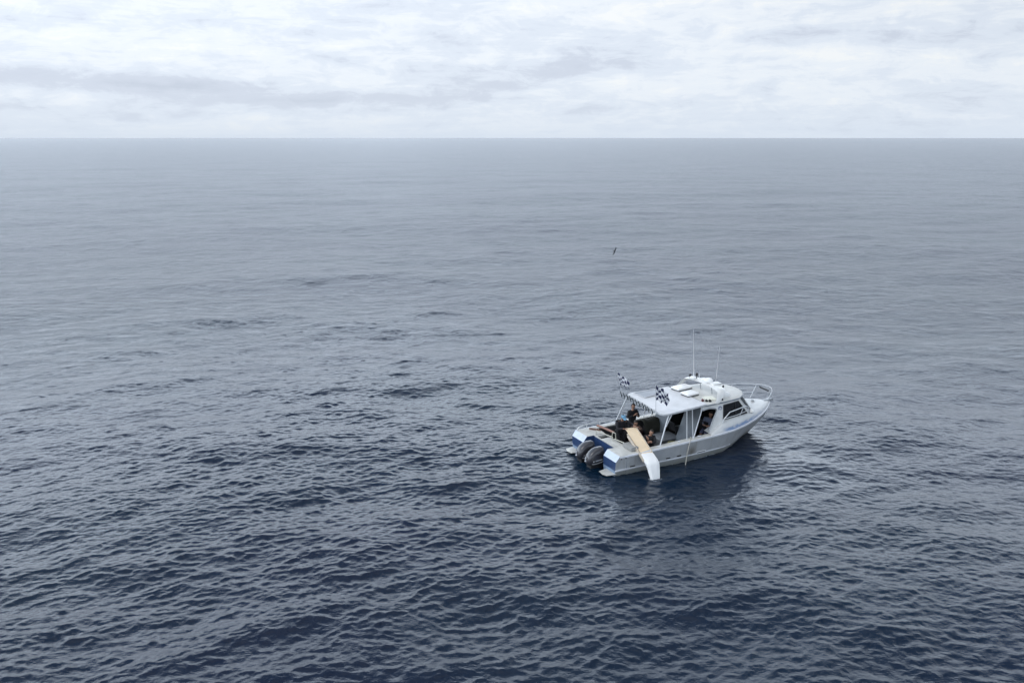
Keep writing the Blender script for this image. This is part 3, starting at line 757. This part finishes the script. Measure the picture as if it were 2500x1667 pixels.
# ---- outboard motors
def motor(y0):
    root = bpy.data.objects.new('outboard_motor', None); col.objects.link(root); root.parent = boat; root.location = (0, y0, 0)
    mb = MB(); rings = []
    for z, xa, xf, hw in ((.10, -.50, .16, .16), (.16, -.60, .20, .21), (.26, -.66, .24, .245), (.42, -.655, .25, .26), (.56, -.59, .245, .25), (.68, -.47, .22, .225), (.77, -.33, .18, .18), (.82, -.20, .12, .11), (.83, -.1, .06, .04)):
        cx, hl = (xa + xf) / 2, (xf - xa) / 2; r = []
        for k in range(28):
            a = 2 * PI * k / 28; ca, sa = math.cos(a), math.sin(a); e = .62
            r.append((.03 + .88 * (cx + hl * math.copysign(abs(ca) ** e, ca)), .88 * hw * math.copysign(abs(sa) ** e, sa), .04 + z * .9 + .07 * (cx + hl * ca) * (1 if z > .2 else .5)))
        rings.append(r)
    mb.loft(rings); mb.build('cowling', M['cowl'], root, smooth=60)
    mb = MB()
    mb.box((-.42, -.17, -.35), (.10, .17, .17), .05); mb.box((-.30, -.045, -.9), (-.02, .045, -.3), .02); mb.box((-.50, -.14, -.36), (.05, .14, -.33)); mb.ell((-.18, 0, -.80), (.30, .07, .07))
    mb.box((.02, -.16, -.05), (.24, .16, .20), .02)
    mb.build('leg', M['black'], root)
    mb = MB()   # light lettering bar, curved stripe and rear mark
    sy = -.233
    mb.prism([(-.36, sy, .30), (-.31, sy, .30), (-.30, sy, .345), (-.35, sy, .345)], (0, -.006, 0))
    for q in range(6):
        x0 = -.25 + q * .052
        mb.prism([(x0, sy + .002, .305 + q * .004), (x0 + .040, sy + .002, .308 + q * .004), (x0 + .046, sy + .002, .350 + q * .004), (x0 + .006, sy + .002, .347 + q * .004)], (0, -.006, 0))
    mb.tube([(-.40, -.205, .215), (-.31, -.222, .21), (-.2, -.230, .215), (0, -.230, .24), (.13, -.213, .27), (.19, -.17, .30)], .009, 6)
    mb.tube([(-.560, -.05, .45), (-.558, .0, .47), (-.560, .03, .43), (-.562, -.03, .35), (-.560, -.05, .31), (-.560, .05, .30)], .014, 6)
    mb.build('decal', M['silver'], root)
    mb = MB(); mb.box((-.20, -.235, .56), (.06, -.19, .595), .012, rot=Euler((0, -.12, 0)).to_matrix()); mb.build('air_intake', M['black'], root)
    return root
motor(-.36); motor(.33)

# ================================================================== things carried on the boat
def rbox(mb, a, b, bev): mb.box(a, b, bev)
def lidbox(x0, y0, x1, y1, rot, z, label):
    cx, cy = (x0 + x1) / 2, (y0 + y1) / 2
    t = thing('storage_box', label, 'storage box', (cx, cy, z), 'white boxes on the boat roof')
    Rz = Euler((0, 0, rot)).to_matrix()
    mb = MB(); mb.box((x0 + .015, y0 + .015, z), (x1 - .015, y1 - .015, z + .035), .01, rot=Rz); mb.build('base', M['gapdark'], t, (cx, cy, z))  # dark base colours in the shadow gap under the lid
    mb = MB(); mb.box((x0, y0, z + .035), (x1, y1, z + .12), .035, rot=Rz); mb.build('lid', M['cushion'], t, (cx, cy, z), smooth=60)
    for yy in (y0 + .1, y1 - .1):
        mb = MB(); mb.box((x0 - .010, yy - .02, z + .03), (x0 + .01, yy + .02, z + .07), .004, rot=Rz, piv=(cx, cy, z)); mb.build('latch', M['alloy'], t, (cx, cy, z))
lidbox(4.32, .50, 5.12, .98, .12, 2.10, 'longer white box on the roof, on the port side')
lidbox(4.24, -.26, 4.84, .22, .10, 2.09, 'shorter white box on the roof, nearer the checkered flag')

def flag(name, label, base, topv, hoist, fly, seed, dirv, droop):
    t = thing('checkered_flag', label, 'flag', base, 'checkered flags on the canopy')
    base = Vector(base); topv = Vector(topv)
    mb = MB(); mb.tube([base, topv + (topv - base).normalized() * .03], .011, 8, r1=.007); mb.ell(topv + (topv - base).normalized() * .035, (.014, .014, .014), 8, 6)
    mb.build('flag_pole', M['rail'], t, base)
    bm = bmesh.new(); nu, nv = 28, 22; uvl = bm.loops.layers.uv.new('UVMap')
    ax = (base - topv).normalized(); d = Vector(dirv).normalized(); sd = ax.cross(d).normalized()
    g = []
    for j in range(nv + 1):
        row = []
        for i in range(nu + 1):
            u, v = i / nu, j / nv
            p = topv + ax * (v * hoist * (1 - .12 * u)) + d * (u * fly * (1 - .15 * v)) + Vector((0, 0, -1)) * (droop * u ** 1.25 * (1 + .15 * math.sin(4 * v)))
            p += sd * (.050 * u ** .5 * math.sin(u * 8 + v * 3.5 + seed) + .028 * u ** .5 * math.sin(u * 15 - v * 7 + seed)) + d * (.04 * math.sin(v * 7 + seed * 2) * u) + Vector((0, 0, .035 * math.sin(u * 11 + v * 4 + seed)))
            row.append(bm.verts.new(p - base))
        g.append(row)
    for j in range(nv):
        for i in range(nu):
            f = bm.faces.new((g[j][i], g[j][i + 1], g[j + 1][i + 1], g[j + 1][i])); f.smooth = True
            for l, (a, b) in zip(f.loops, ((i, j), (i + 1, j), (i + 1, j + 1), (i, j + 1))): l[uvl].uv = (a / nu * 5, b / nv * 5)
    me = bpy.data.meshes.new('flag_cloth'); bm.to_mesh(me); bm.free(); me.materials.append(M['check'])
    o = bpy.data.objects.new('flag_cloth', me); col.objects.link(o); o.parent = t
    md = o.modifiers.new('thick', 'SOLIDIFY'); md.thickness = .003
flag('a', 'checkered flag on the far port corner of the canopy, seen against the sea', (2.20, 1.36, 2.06), (1.97, 1.40, 2.98), .50, .50, .6, (.9, -.1, 0), .42)
flag('b', 'checkered flag standing over the near edge of the white canopy', (2.27, -.86, 1.99), (2.10, -1.02, 3.10), .62, .60, 2.0, (1, -.2, 0), .36)

# ---- the timber chute with its white sleeve, over the starboard side
cb = (1.30, -1.45, .86)
t = thing('chute', 'long pale timber chute tilted over the side with a white sleeve dipping in the water', 'chute', cb)
def chute_pt(s_):   # s_ 0..1 along the timber part: centre line
    a, b = Vector((1.40, -.42, 1.33)), Vector((1.26, -2.02, .60))
    return a.lerp(b, s_)
du = (chute_pt(1) - chute_pt(0)).normalized(); wd = Vector((1, .06, 0)).normalized(); wd = (wd - du * wd.dot(du)).normalized(); nn = wd.cross(du).normalized()
if nn.z < 0: nn = -nn
hw = .235
mb = MB()
def trough(prof, s0, s1, mb):
    mb.loft([[chute_pt(s) + wd * a + nn * b for a, b in prof] for s in (s0, (s0 + s1) / 2, s1)])
trough([(-hw + .02, -.012), (hw, -.012), (hw, .012), (-hw + .02, .012)], .0, 1.0, mb); mb.build('chute_bed', M['wood'], t, cb, smooth=0)
for s, s0 in ((-1, .22), (1, .0)):
    mb = MB(); a0 = s * (hw + .002); a1 = s * (hw + .030)
    if s < 0: a0 -= .05; a1 -= .05
    trough([(a0, -.05), (a1, -.05), (a1, .055), (a0, .055)], s0, 1.0, mb); mb.build('side_board', M['woodside'], t, cb, smooth=0)
mb = MB(); trough([(-hw - .055, -.035), (-hw + .022, -.018), (-hw + .022, -.010), (-hw - .055, -.020)], .22, 1.0, mb); mb.build('shade_strip', mat('shade_grey', (.42, .39, .34), .6), t, cb, smooth=0)  # grey paints in the shaded inner wall left of the bed
for s in (.15, .45, .75):
    mb = MB(); trough([(-hw - .03, -.045), (hw, -.045), (hw, -.014), (-hw - .03, -.014)], s, s + .03, mb); mb.build('cross_batten', M['woodside'], t, cb, smooth=0)
# sleeve
path = [(chute_pt(.80), hw + .035, .05), (chute_pt(.83), hw + .045, .06), (chute_pt(.90), hw + .06, .07), (chute_pt(1.0), hw + .065, .085), (chute_pt(1.04), hw + .06, .09), (Vector((1.25, -2.16, .50)), hw + .05, .10), (Vector((1.25, -2.20, .42)), hw + .03, .10),
        (Vector((1.24, -2.28, .25)), hw - .005, .095), (Vector((1.23, -2.36, .08)), hw - .03, .09), (Vector((1.22, -2.40, -.10)), hw - .045, .085), (Vector((1.22, -2.42, -.3)), hw - .05, .08)]
mb = MB(); rings = []; rnd = random.Random(3)
for i, (p, w_, th_) in enumerate(path):
    tt = ((path[min(i + 1, len(path) - 1)][0]) - path[max(i - 1, 0)][0]).normalized()
    w2 = (Vector((1, .06, 0)) - tt * Vector((1, .06, 0)).dot(tt)).normalized(); n2 = w2.cross(tt)
    if n2.dot(Vector((0, -.6, .8))) < 0: n2 = -n2
    r = []
    for k in range(24):
        a = 2 * PI * k / 24; ca, sa = math.cos(a), math.sin(a)
        j = 1 + rnd.uniform(-.025, .025)
        r.append(p + w2 * (w_ * math.copysign(abs(ca) ** .55, ca) * j) + n2 * (th_ * math.copysign(abs(sa) ** .7, sa) * j + .012 * math.sin(ca * 9 + i)))
    rings.append(r)
mb.loft(rings); mb.build('sleeve', M['sleeve'], t, cb, smooth=60)

# ---- a pale pole hanging over the side
mb = MB(); b_ = (3.12, -1.76, -.1); mb.tube([(3.38, -1.66, .98), (3.22, -1.70, .45), (3.03, -1.80, -.35)], .016, 8, r1=.02); mb.tube([(3.40, -1.665, .96), (3.36, -1.665, 1.02)], .028, 8)
o = mb.build('boat_pole', mat('weathered_pole', (.50, .48, .42), .6, var=.1), None, b_); o.matrix_world = MB_ @ Matrix.Translation(b_)
tag(o, 'thin pale pole hanging over the grey hull side down to the water', 'pole')

def loose(name, mb, m, base, label, cat, group=None, smooth=40):
    o = mb.build(name, m, None, base, smooth=smooth); o.matrix_world = MB_ @ Matrix.Translation(base); return tag(o, label, cat, group)
# ---- gear in the cockpit
mb = MB(); mb.tube([(1.02, 1.34, .93), (1.12, .85, .93), (1.20, .36, .91)], .045, 10); loose('spar', mb, mat('faded_red_pole', (.30, .165, .13), .6, var=.15), (1.1, .9, .9), 'reddish brown spar lying across the stern by the gate', 'spar')
mb = MB(); mb.box((.62, 1.22, .81), (.98, 1.30, .87), .01, rot=Euler((0, 0, -.85)).to_matrix()); mb.box((.70, 1.12, .81), (1.04, 1.18, .86), .01, rot=Euler((0, 0, -.85)).to_matrix())
loose('bait_board', mb, M['brown'], (.8, 1.2, .81), 'dark brown board lying on the port stern corner', 'board')
t = thing('fish_bin', 'long grey bin in the middle of the cockpit with its lid shut', 'bin', (3.3, .05, .16))
mb = MB(); mb.prism([(3.0, -.33, .16), (3.85, -.33, .16), (3.85, .37, .16), (3.0, .37, .16)], (0, 0, .30), .03); mb.build('body', M['bin'], t, (3.3, .05, .16))
mb = MB(); mb.box((2.96, -.37, .46), (3.89, .41, .51), .02); mb.build('lid', mat('bin_lid', (.21, .22, .235), .5, var=.2), t, (3.3, .05, .16))
t = thing('deck_chair', 'black swivel chair beside the grey bin under the canopy', 'chair', (3.90, -.10, .56))
mb = MB(); mb.box((3.68, -.32, .74), (4.06, .08, .80), .03); mb.build('seat', M['black'], t, (3.90, -.10, .56))
mb = MB(); mb.box((3.60, -.32, .80), (3.67, .08, 1.12), .03, rot=Euler((0, -.2, 0)).to_matrix()); mb.build('backrest', M['black'], t, (3.90, -.10, .56))
mb = MB(); mb.tube([(3.87, -.12, .16), (3.87, -.12, .75)], .04); mb.build('pedestal', M['black'], t, (3.90, -.10, .56))
def bag(c, r, m, label, seed, name='gear_bag', cat='bag', grp='bags of gear in the cockpit'):
    rn = random.Random(seed); mb = MB(); mb.ell(c, r, 14, 10, top=.98, bot=-.85)
    for v in mb.bm.verts: v.co += Vector((rn.uniform(-1, 1), rn.uniform(-1, 1), rn.uniform(-1, 1))) * .025
    mb.tube([(c[0] - r[0] * .5, c[1], c[2] + r[2] * .8), (c[0], c[1], c[2] + r[2] * 1.25), (c[0] + r[0] * .5, c[1], c[2] + r[2] * .8)], .014, 6)
    loose(name, mb, m, (c[0], c[1], c[2] - r[2]), label, cat, grp, 60)
bag((2.35, 1.12, .42), (.34, .20, .26), M['blackcloth'], 'black bag against the far coaming, nearest the standing person', 1)
bag((2.85, 1.14, .38), (.26, .18, .22), M['red'], 'dull red bag against the far coaming', 2)
bag((3.35, 1.10, .40), (.28, .20, .24), M['greycloth'], 'charcoal bag against the far coaming, beside the dull red one', 3)
bag((2.55, -1.10, .36), (.40, .22, .22), M['blackcloth'], 'black bag just inside the near coaming, behind the slanted post', 4)
bag((3.25, -1.10, .34), (.28, .20, .20), M['blackcloth'], 'black bag inside the near coaming by the upright post', 5)
mb = MB(); mb.tube([(2.88 + (.16 + .012 * math.sin(a * 3)) * math.cos(a), -1.16 + .13 * math.sin(a), .60 + .012 * a / 2) for a in np.linspace(0, 8 * PI, 90)], .017, 6)
mb.prism([(2.7, -1.3, .16), (3.06, -1.3, .16), (3.06, -1.02, .16), (2.7, -1.02, .16)], (0, 0, .42), .01)
loose('rope_coil', mb, M['yellow'], (2.88, -1.16, .16), 'straw coloured rope coiled on a low stand inside the near coaming', 'rope')
rn = random.Random(8); mb = MB(); rings = []
for i, x in enumerate(np.linspace(3.0, 4.15, 9)):
    rings.append([(x + rn.uniform(-.03, .03), 1.30 - .62 * k / 8, .80 + .16 * math.sin(PI * k / 8) * (1 + .3 * math.sin(i * 1.7)) - .35 * (k / 8) ** 2 + rn.uniform(-.02, .02)) for k in range(9)])
mb.loft(rings, close=False, cap=False); o = loose('tarpaulin', mb, M['olive'], (3.5, 1.0, .5), 'very dark olive tarpaulin heaped along the far side of the cockpit', 'tarpaulin', smooth=60)
o.modifiers.new('thick', 'SOLIDIFY').thickness = .02

# ================================================================== people
def skinned(verts, edges, radii, root=0, sub=2):
    me = bpy.data.meshes.new('tmp'); me.from_pydata([tuple(v) for v in verts], edges, []); me.update()
    o = bpy.data.objects.new('tmp', me); col.objects.link(o)
    sk = o.modifiers.new('s', 'SKIN'); sk.use_smooth_shade = True
    for i, r in enumerate(radii):
        rr_ = (r, r) if isinstance(r, (int, float)) else r
        me.skin_vertices[0].data[i].radius = rr_
    me.skin_vertices[0].data[root].use_root = True
    ss = o.modifiers.new('d', 'SUBSURF'); ss.levels = sub; ss.render_levels = sub
    dg = bpy.context.evaluated_depsgraph_get(); dg.update()
    m2 = bpy.data.meshes.new_from_object(o.evaluated_get(dg))
    bpy.data.objects.remove(o); bpy.data.meshes.remove(me)
    return m2
def chain(J, parts):
    """J name->pos; parts = list of (list of (name, radius)) chains sharing names"""
    idx, verts, rad, edges = {}, [], [], []
    for ch in parts:
        prev = None
        for nme, r in ch:
            if nme not in idx: idx[nme] = len(verts); verts.append(J[nme]); rad.append(r)
            if prev is not None: edges.append((idx[prev], idx[nme]))
            prev = nme
    return verts, edges, rad
def person(label, J, base, top_m, leg_m, hat=None, hat_m=None, hair=True, skin_arms=False, short=False):
    t = thing('person', label, 'person', base)
    base = Vector(base)
    J = {k: Vector(v) for k, v in J.items()}
    for s in 'LR':
        J['hip' + s] = J.get('hip' + s, J['pelvis'] + J['side'] * (.09 if s == 'L' else -.09) - Vector((0, 0, .03)))
        J['toe' + s] = J['ank' + s] + J['fwd'] * .17 + Vector((0, 0, -.05))
    armL = [('chest', (.125, .10)), ('shoL', .058), ('elbL', .040), ('wriL', .026)]
    armR = [('chest', (.125, .10)), ('shoR', .058), ('elbR', .040), ('wriR', .026)]
    legL = [('pelvis', (.12, .10)), ('hipL', .082), ('kneL', .055), ('ankL', .036), ('toeL', .028)]
    legR = [('pelvis', (.12, .10)), ('hipR', .082), ('kneR', .055), ('ankR', .036), ('toeR', .028)]
    trunk = [('pelvis', (.12, .10)), ('waist', (.115, .09)), ('chest', (.125, .10)), ('neck', .048), ('skull', .060)]
    v, e, r = chain(J, [trunk, armL, armR, legL, legR])
    me = skinned(v, e, r)
    bm = bmesh.new(); bm.from_mesh(me); bpy.data.meshes.remove(me)
    hb = MB(); hb.bm.free(); hb.bm = bm
    face = J['face'].normalized(); upv = (J['skull'] - J['neck']).normalized(); upv = (upv - face * upv.dot(face)).normalized(); sdv = upv.cross(face)
    HR = Matrix((sdv, face, upv)).transposed()
    hc = J['skull'] + upv * .05
    hb.ell(hc, (.073, .092, .112), 16, 12, rot=HR)
    hb.ell(hc + face * .095 - upv * .015, (.013, .020, .022), 8, 6, rot=HR)
    hb.ell(hc + face * .083 - upv * .055, (.028, .010, .008), 8, 6, rot=HR)
    for s in (-1, 1): hb.ell(hc + sdv * .073 * s - upv * .01, (.010, .022, .030), 8, 6, rot=HR)
    # hands: palm, four fingers and a thumb
    for s in 'LR':
        w = J['wri' + s]; d = (w - J['elb' + s]).normalized()
        if 'hand' + s in J: d = J['hand' + s].normalized()
        a = d.cross(Vector((0, 0, 1)));
        if a.length < .1: a = Vector((1, 0, 0))
        a.normalize(); nrm = a.cross(d).normalized()
        HM = Matrix((a, d, nrm)).transposed()
        hb.ell(w + d * .05, (.040, .052, .019), 10, 8, rot=HM)
        for k, ln in enumerate((.065, .075, .07, .055)):
            o_ = w + d * .088 + a * (-.028 + .019 * k)
            hb.tube([o_, o_ + d * ln * .5 - nrm * .012, o_ + d * ln * .75 - nrm * .036], .0085, 6)
        sg = 1 if s == 'L' else -1
        hb.tube([w + d * .02 + a * .03 * sg, w + d * .05 + a * .058 * sg - nrm * .01, w + d * .085 + a * .062 * sg - nrm * .03], .010, 6)
    hb.build('body', M['skin'], t, base, smooth=80)
    grow = lambda L, g: [(n_, (rr_ + g if isinstance(rr_, float) else tuple(q + g for q in rr_))) for n_, rr_ in L]
    J2 = dict(J)
    for s in 'LR': J2['cuf' + s] = J['elb' + s].lerp(J['wri' + s], .0 if skin_arms else .93)
    al = [('chest', (.145, .12)), ('shoL', .075), ('cufL', .055)] if skin_arms else [('chest', (.145, .12)), ('shoL', .078), ('elbL', .057), ('cufL', .040)]
    ar = [(n_.replace('L', 'R') if n_ != 'chest' else n_, r_) for n_, r_ in al]
    J2['colr'] = J['chest'].lerp(J['neck'], .75)
    J2['hem'] = J['pelvis'] + (J['pelvis'] - J['waist']) * .25
    v, e, r = chain(J2, [[('hem', (.155, .135)), ('pelvis', (.155, .135)), ('waist', (.155, .135)), ('chest', (.165, .145)), ('colr', .085)], al, ar])
    me = skinned(v, e, r, 0); me.transform(Matrix.Translation(-base)); me.materials.clear(); me.materials.append(top_m); me.name = 'jacket'
    o = bpy.data.objects.new('shirt' if skin_arms else 'jacket', me); col.objects.link(o); o.parent = t
    k = 1.0
    for s in 'LR': J2['shn' + s] = J['kneL' if s == 'L' else 'kneR'].lerp(J['ank' + s], .05 if short else .92)
    L1 = [('pelvis', (.132, .112)), ('hipL', .098), ('kneL', .072), ('shnL', .068 if short else .055)]
    L2 = [(n_.replace('L', 'R') if n_ != 'pelvis' else n_, r_) for n_, r_ in L1]
    v, e, r = chain(J2, [L1, L2]); me = skinned(v, e, r); me.transform(Matrix.Translation(-base)); me.materials.clear(); me.materials.append(leg_m)
    o = bpy.data.objects.new('shorts' if short else 'trousers', me); me.name = o.name; col.objects.link(o); o.parent = t
    for s in 'LR':
        mb = MB(); a_, b2 = J['ank' + s], J['toe' + s]; mb.tube([a_ + Vector((0, 0, .06)), a_ + Vector((0, 0, -.03)), a_.lerp(b2, .6) + Vector((0, 0, -.02)), b2 + J['fwd'] * .04 + Vector((0, 0, .0))], .048, 10, r1=.036); mb.build('boot', M['black'], t, base, smooth=80)
    if hair:
        mb = MB(); mb.ell(hc - face * .014 + upv * .020, (.082, .094, .112), 16, 10, rot=HR)
        dl = [v_ for v_ in mb.bm.verts if (v_.co - hc).dot(face) > .045 and (v_.co - hc).dot(upv) < .06]
        bmesh.ops.delete(mb.bm, geom=dl, context='VERTS'); mb.build('hair', M['hairm'], t, base, smooth=80)
    if hat:
        mb = MB(); mb.ell(hc + upv * .045, (.088, .105, .085), 16, 8, rot=HR, bot=-.05)
        if hat == 'wide': mb.ell(hc + upv * .045, (.16, .175, .018), 20, 6, rot=HR)
        else: mb.ell(hc + upv * .05 + face * .12, (.07, .075, .010), 14, 6, rot=HR)
        mb.build('hat', hat_m, t, base, smooth=80)
    for s in (-1, 1):
        mb = MB(); mb.ell(hc + face * .086 + sdv * .030 * s + upv * .008, (.010, .008, .006), 8, 6, rot=HR); mb.build('eye', M['eye'], t, base)
    return t
V = Vector
# bending over the head of the chute, both hands on it
person('person in a charcoal jacket and faded blue cap bending over the head of the chute',
       dict(pelvis=(1.36, .22, 1.02), waist=(1.34, .14, 1.20), chest=(1.27, -.02, 1.44), neck=(1.24, -.13, 1.60), skull=(1.22, -.19, 1.68), face=(-.05, -.9, -.45), side=V((-1, .1, 0)), fwd=V((0, -1, 0)),
            shoL=(1.44, -.04, 1.50), elbL=(1.66, -.14, 1.36), wriL=(1.62, -.38, 1.38), shoR=(1.08, -.02, 1.49), elbR=(1.02, -.10, 1.26), wriR=(1.16, -.36, 1.32),
            hipL=(1.46, .22, .98), hipR=(1.27, .22, .98), kneL=(1.50, .08, .60), kneR=(1.24, .06, .60), ankL=(1.50, .18, .24), ankR=(1.22, .18, .24)),
       (1.34, .1, .16), M['greycloth'], M['blackcloth'], hat='cap', hat_m=M['bluecap'])
person('person dressed in black standing behind the others with hands raised to the chest',
       dict(pelvis=(2.42, .92, .92), waist=(2.42, .92, 1.08), chest=(2.42, .90, 1.36), neck=(2.42, .88, 1.54), skull=(2.42, .87, 1.62), face=(-.3, -.9, -.15), side=V((1, 0, 0)), fwd=V((0, -1, 0)),
            shoL=(2.60, .90, 1.45), elbL=(2.69, .84, 1.20), wriL=(2.52, .68, 1.30), shoR=(2.24, .90, 1.45), elbR=(2.13, .82, 1.22), wriR=(2.34, .66, 1.36), handL=(-.6, -.3, .6), handR=(.5, -.3, .7),
            kneL=(2.52, .88, .54), kneR=(2.32, .88, .54), ankL=(2.52, .94, .22), ankR=(2.30, .94, .22)),
       (2.42, .92, .16), M['blackcloth'], M['blackcloth'])
person('person in black crouching inside the near side between the chute and the slanted post',
       dict(pelvis=(2.05, -.86, .58), waist=(2.03, -.88, .74), chest=(1.98, -.92, .98), neck=(1.99, -.95, 1.12), skull=(2.0, -.97, 1.19), face=(-.6, -.75, -.25), side=V((.6, -.5, 0)), fwd=V((-.6, -.8, 0)),
            shoL=(2.12, -1.02, 1.05), elbL=(2.05, -1.20, .88), wriL=(1.85, -1.20, .93), shoR=(1.83, -.82, 1.05), elbR=(1.70, -.98, .86), wriR=(1.76, -1.15, .96),
            hipL=(2.14, -.92, .54), hipR=(1.98, -.80, .54), kneL=(1.98, -1.20, .66), kneR=(1.76, -1.0, .66), ankL=(2.02, -1.16, .24), ankR=(1.82, -.90, .24)),
       (2.0, -.9, .16), M['blackcloth'], M['blackcloth'])
person('person in a grey blue shirt sitting in the open side door of the cabin',
       dict(pelvis=(4.80, -.84, .80), waist=(4.86, -.83, .94), chest=(4.93, -.84, 1.18), neck=(4.97, -.86, 1.34), skull=(4.96, -.88, 1.42), face=(-.7, -.6, -.3), side=V((.5, -.7, 0)), fwd=V((-.8, -.6, 0)),
            shoL=(5.02, -1.02, 1.25), elbL=(4.92, -1.16, 1.04), wriL=(4.74, -1.12, 1.08), shoR=(4.84, -.68, 1.25), elbR=(4.66, -.80, 1.04), wriR=(4.62, -1.0, 1.08),
            hipL=(4.82, -.94, .78), hipR=(4.74, -.76, .78), kneL=(4.52, -1.14, .82), kneR=(4.42, -.98, .80), ankL=(4.50, -1.16, .40), ankR=(4.36, -1.0, .40)),
       (4.8, -.85, .2), M['shirt'], M['shorts'], skin_arms=True, short=True)
person('person in a brown top kneeling behind the head of the chute',
       dict(pelvis=(2.0, .12, .62), waist=(1.98, .08, .80), chest=(1.95, .0, 1.06), neck=(1.92, -.05, 1.22), skull=(1.90, -.08, 1.30), face=(-.4, -.8, -.4), side=V((.9, -.3, 0)), fwd=V((-.4, -.9, 0)),
            shoL=(2.10, -.06, 1.13), elbL=(2.04, -.30, 1.08), wriL=(1.84, -.44, 1.22), shoR=(1.78, .02, 1.13), elbR=(1.70, -.18, 1.16), wriR=(1.70, -.42, 1.30),
            kneL=(2.0, -.16, .24), kneR=(1.76, -.12, .24), ankL=(2.1, .30, .24), ankR=(1.9, .32, .24)),
       (2.0, .1, .16), mat('brown_top', (.06, .032, .022), .8, var=.2), M['blackcloth'])

# ================================================================== a seabird banking low over the water
t = bpy.data.objects.new('seabird', None); col.objects.link(t); bird = V((8.33, 69.8, 3.33)); 
tag(t, 'small dark seabird banking low over the open water beyond the boat', 'bird')
t.matrix_world = Matrix.Translation(bird) @ Matrix(((.62, .36, .70), (.72, .08, -.69), (-.30, .93, -.21))).to_4x4() @ Matrix.Scale(.66, 4)
mb = MB(); rings = []
for x, r, z in ((-.22, .012, .0), (-.15, .035, 0), (-.03, .062, 0), (.08, .058, .0), (.15, .036, .012), (.20, .034, .018), (.235, .022, .016), (.28, .006, .006)):
    rings.append([(x, r * math.cos(a), z + r * .9 * math.sin(a)) for a in np.linspace(0, 2 * PI, 12, endpoint=False)])
mb.loft(rings)
mb.prism([(-.20, -.015, -.006), (-.34, -.06, -.006), (-.34, .06, -.006), (-.20, .015, -.006)], (0, 0, .010))
mb.build('body', mat('bird_brown', (.035, .035, .04), .8, var=.2), t, smooth=70)
for s in (-1, 1):
    mb = MB(); rings = []
    for y, x, c, z in ((.03, .02, .24, .01), (.18, .05, .24, .035), (.34, .04, .20, .045), (.46, -.02, .14, .03), (.56, -.10, .02, .01)):
        rings.append([(x + c * .5, s * y, z), (x, s * y, z + .012), (x - c * .5, s * y, z), (x, s * y, z - .006)])
    mb.loft(rings); mb.build('wing', mat('wing_grey', (.05, .052, .06), .8, var=.2), t, smooth=70)
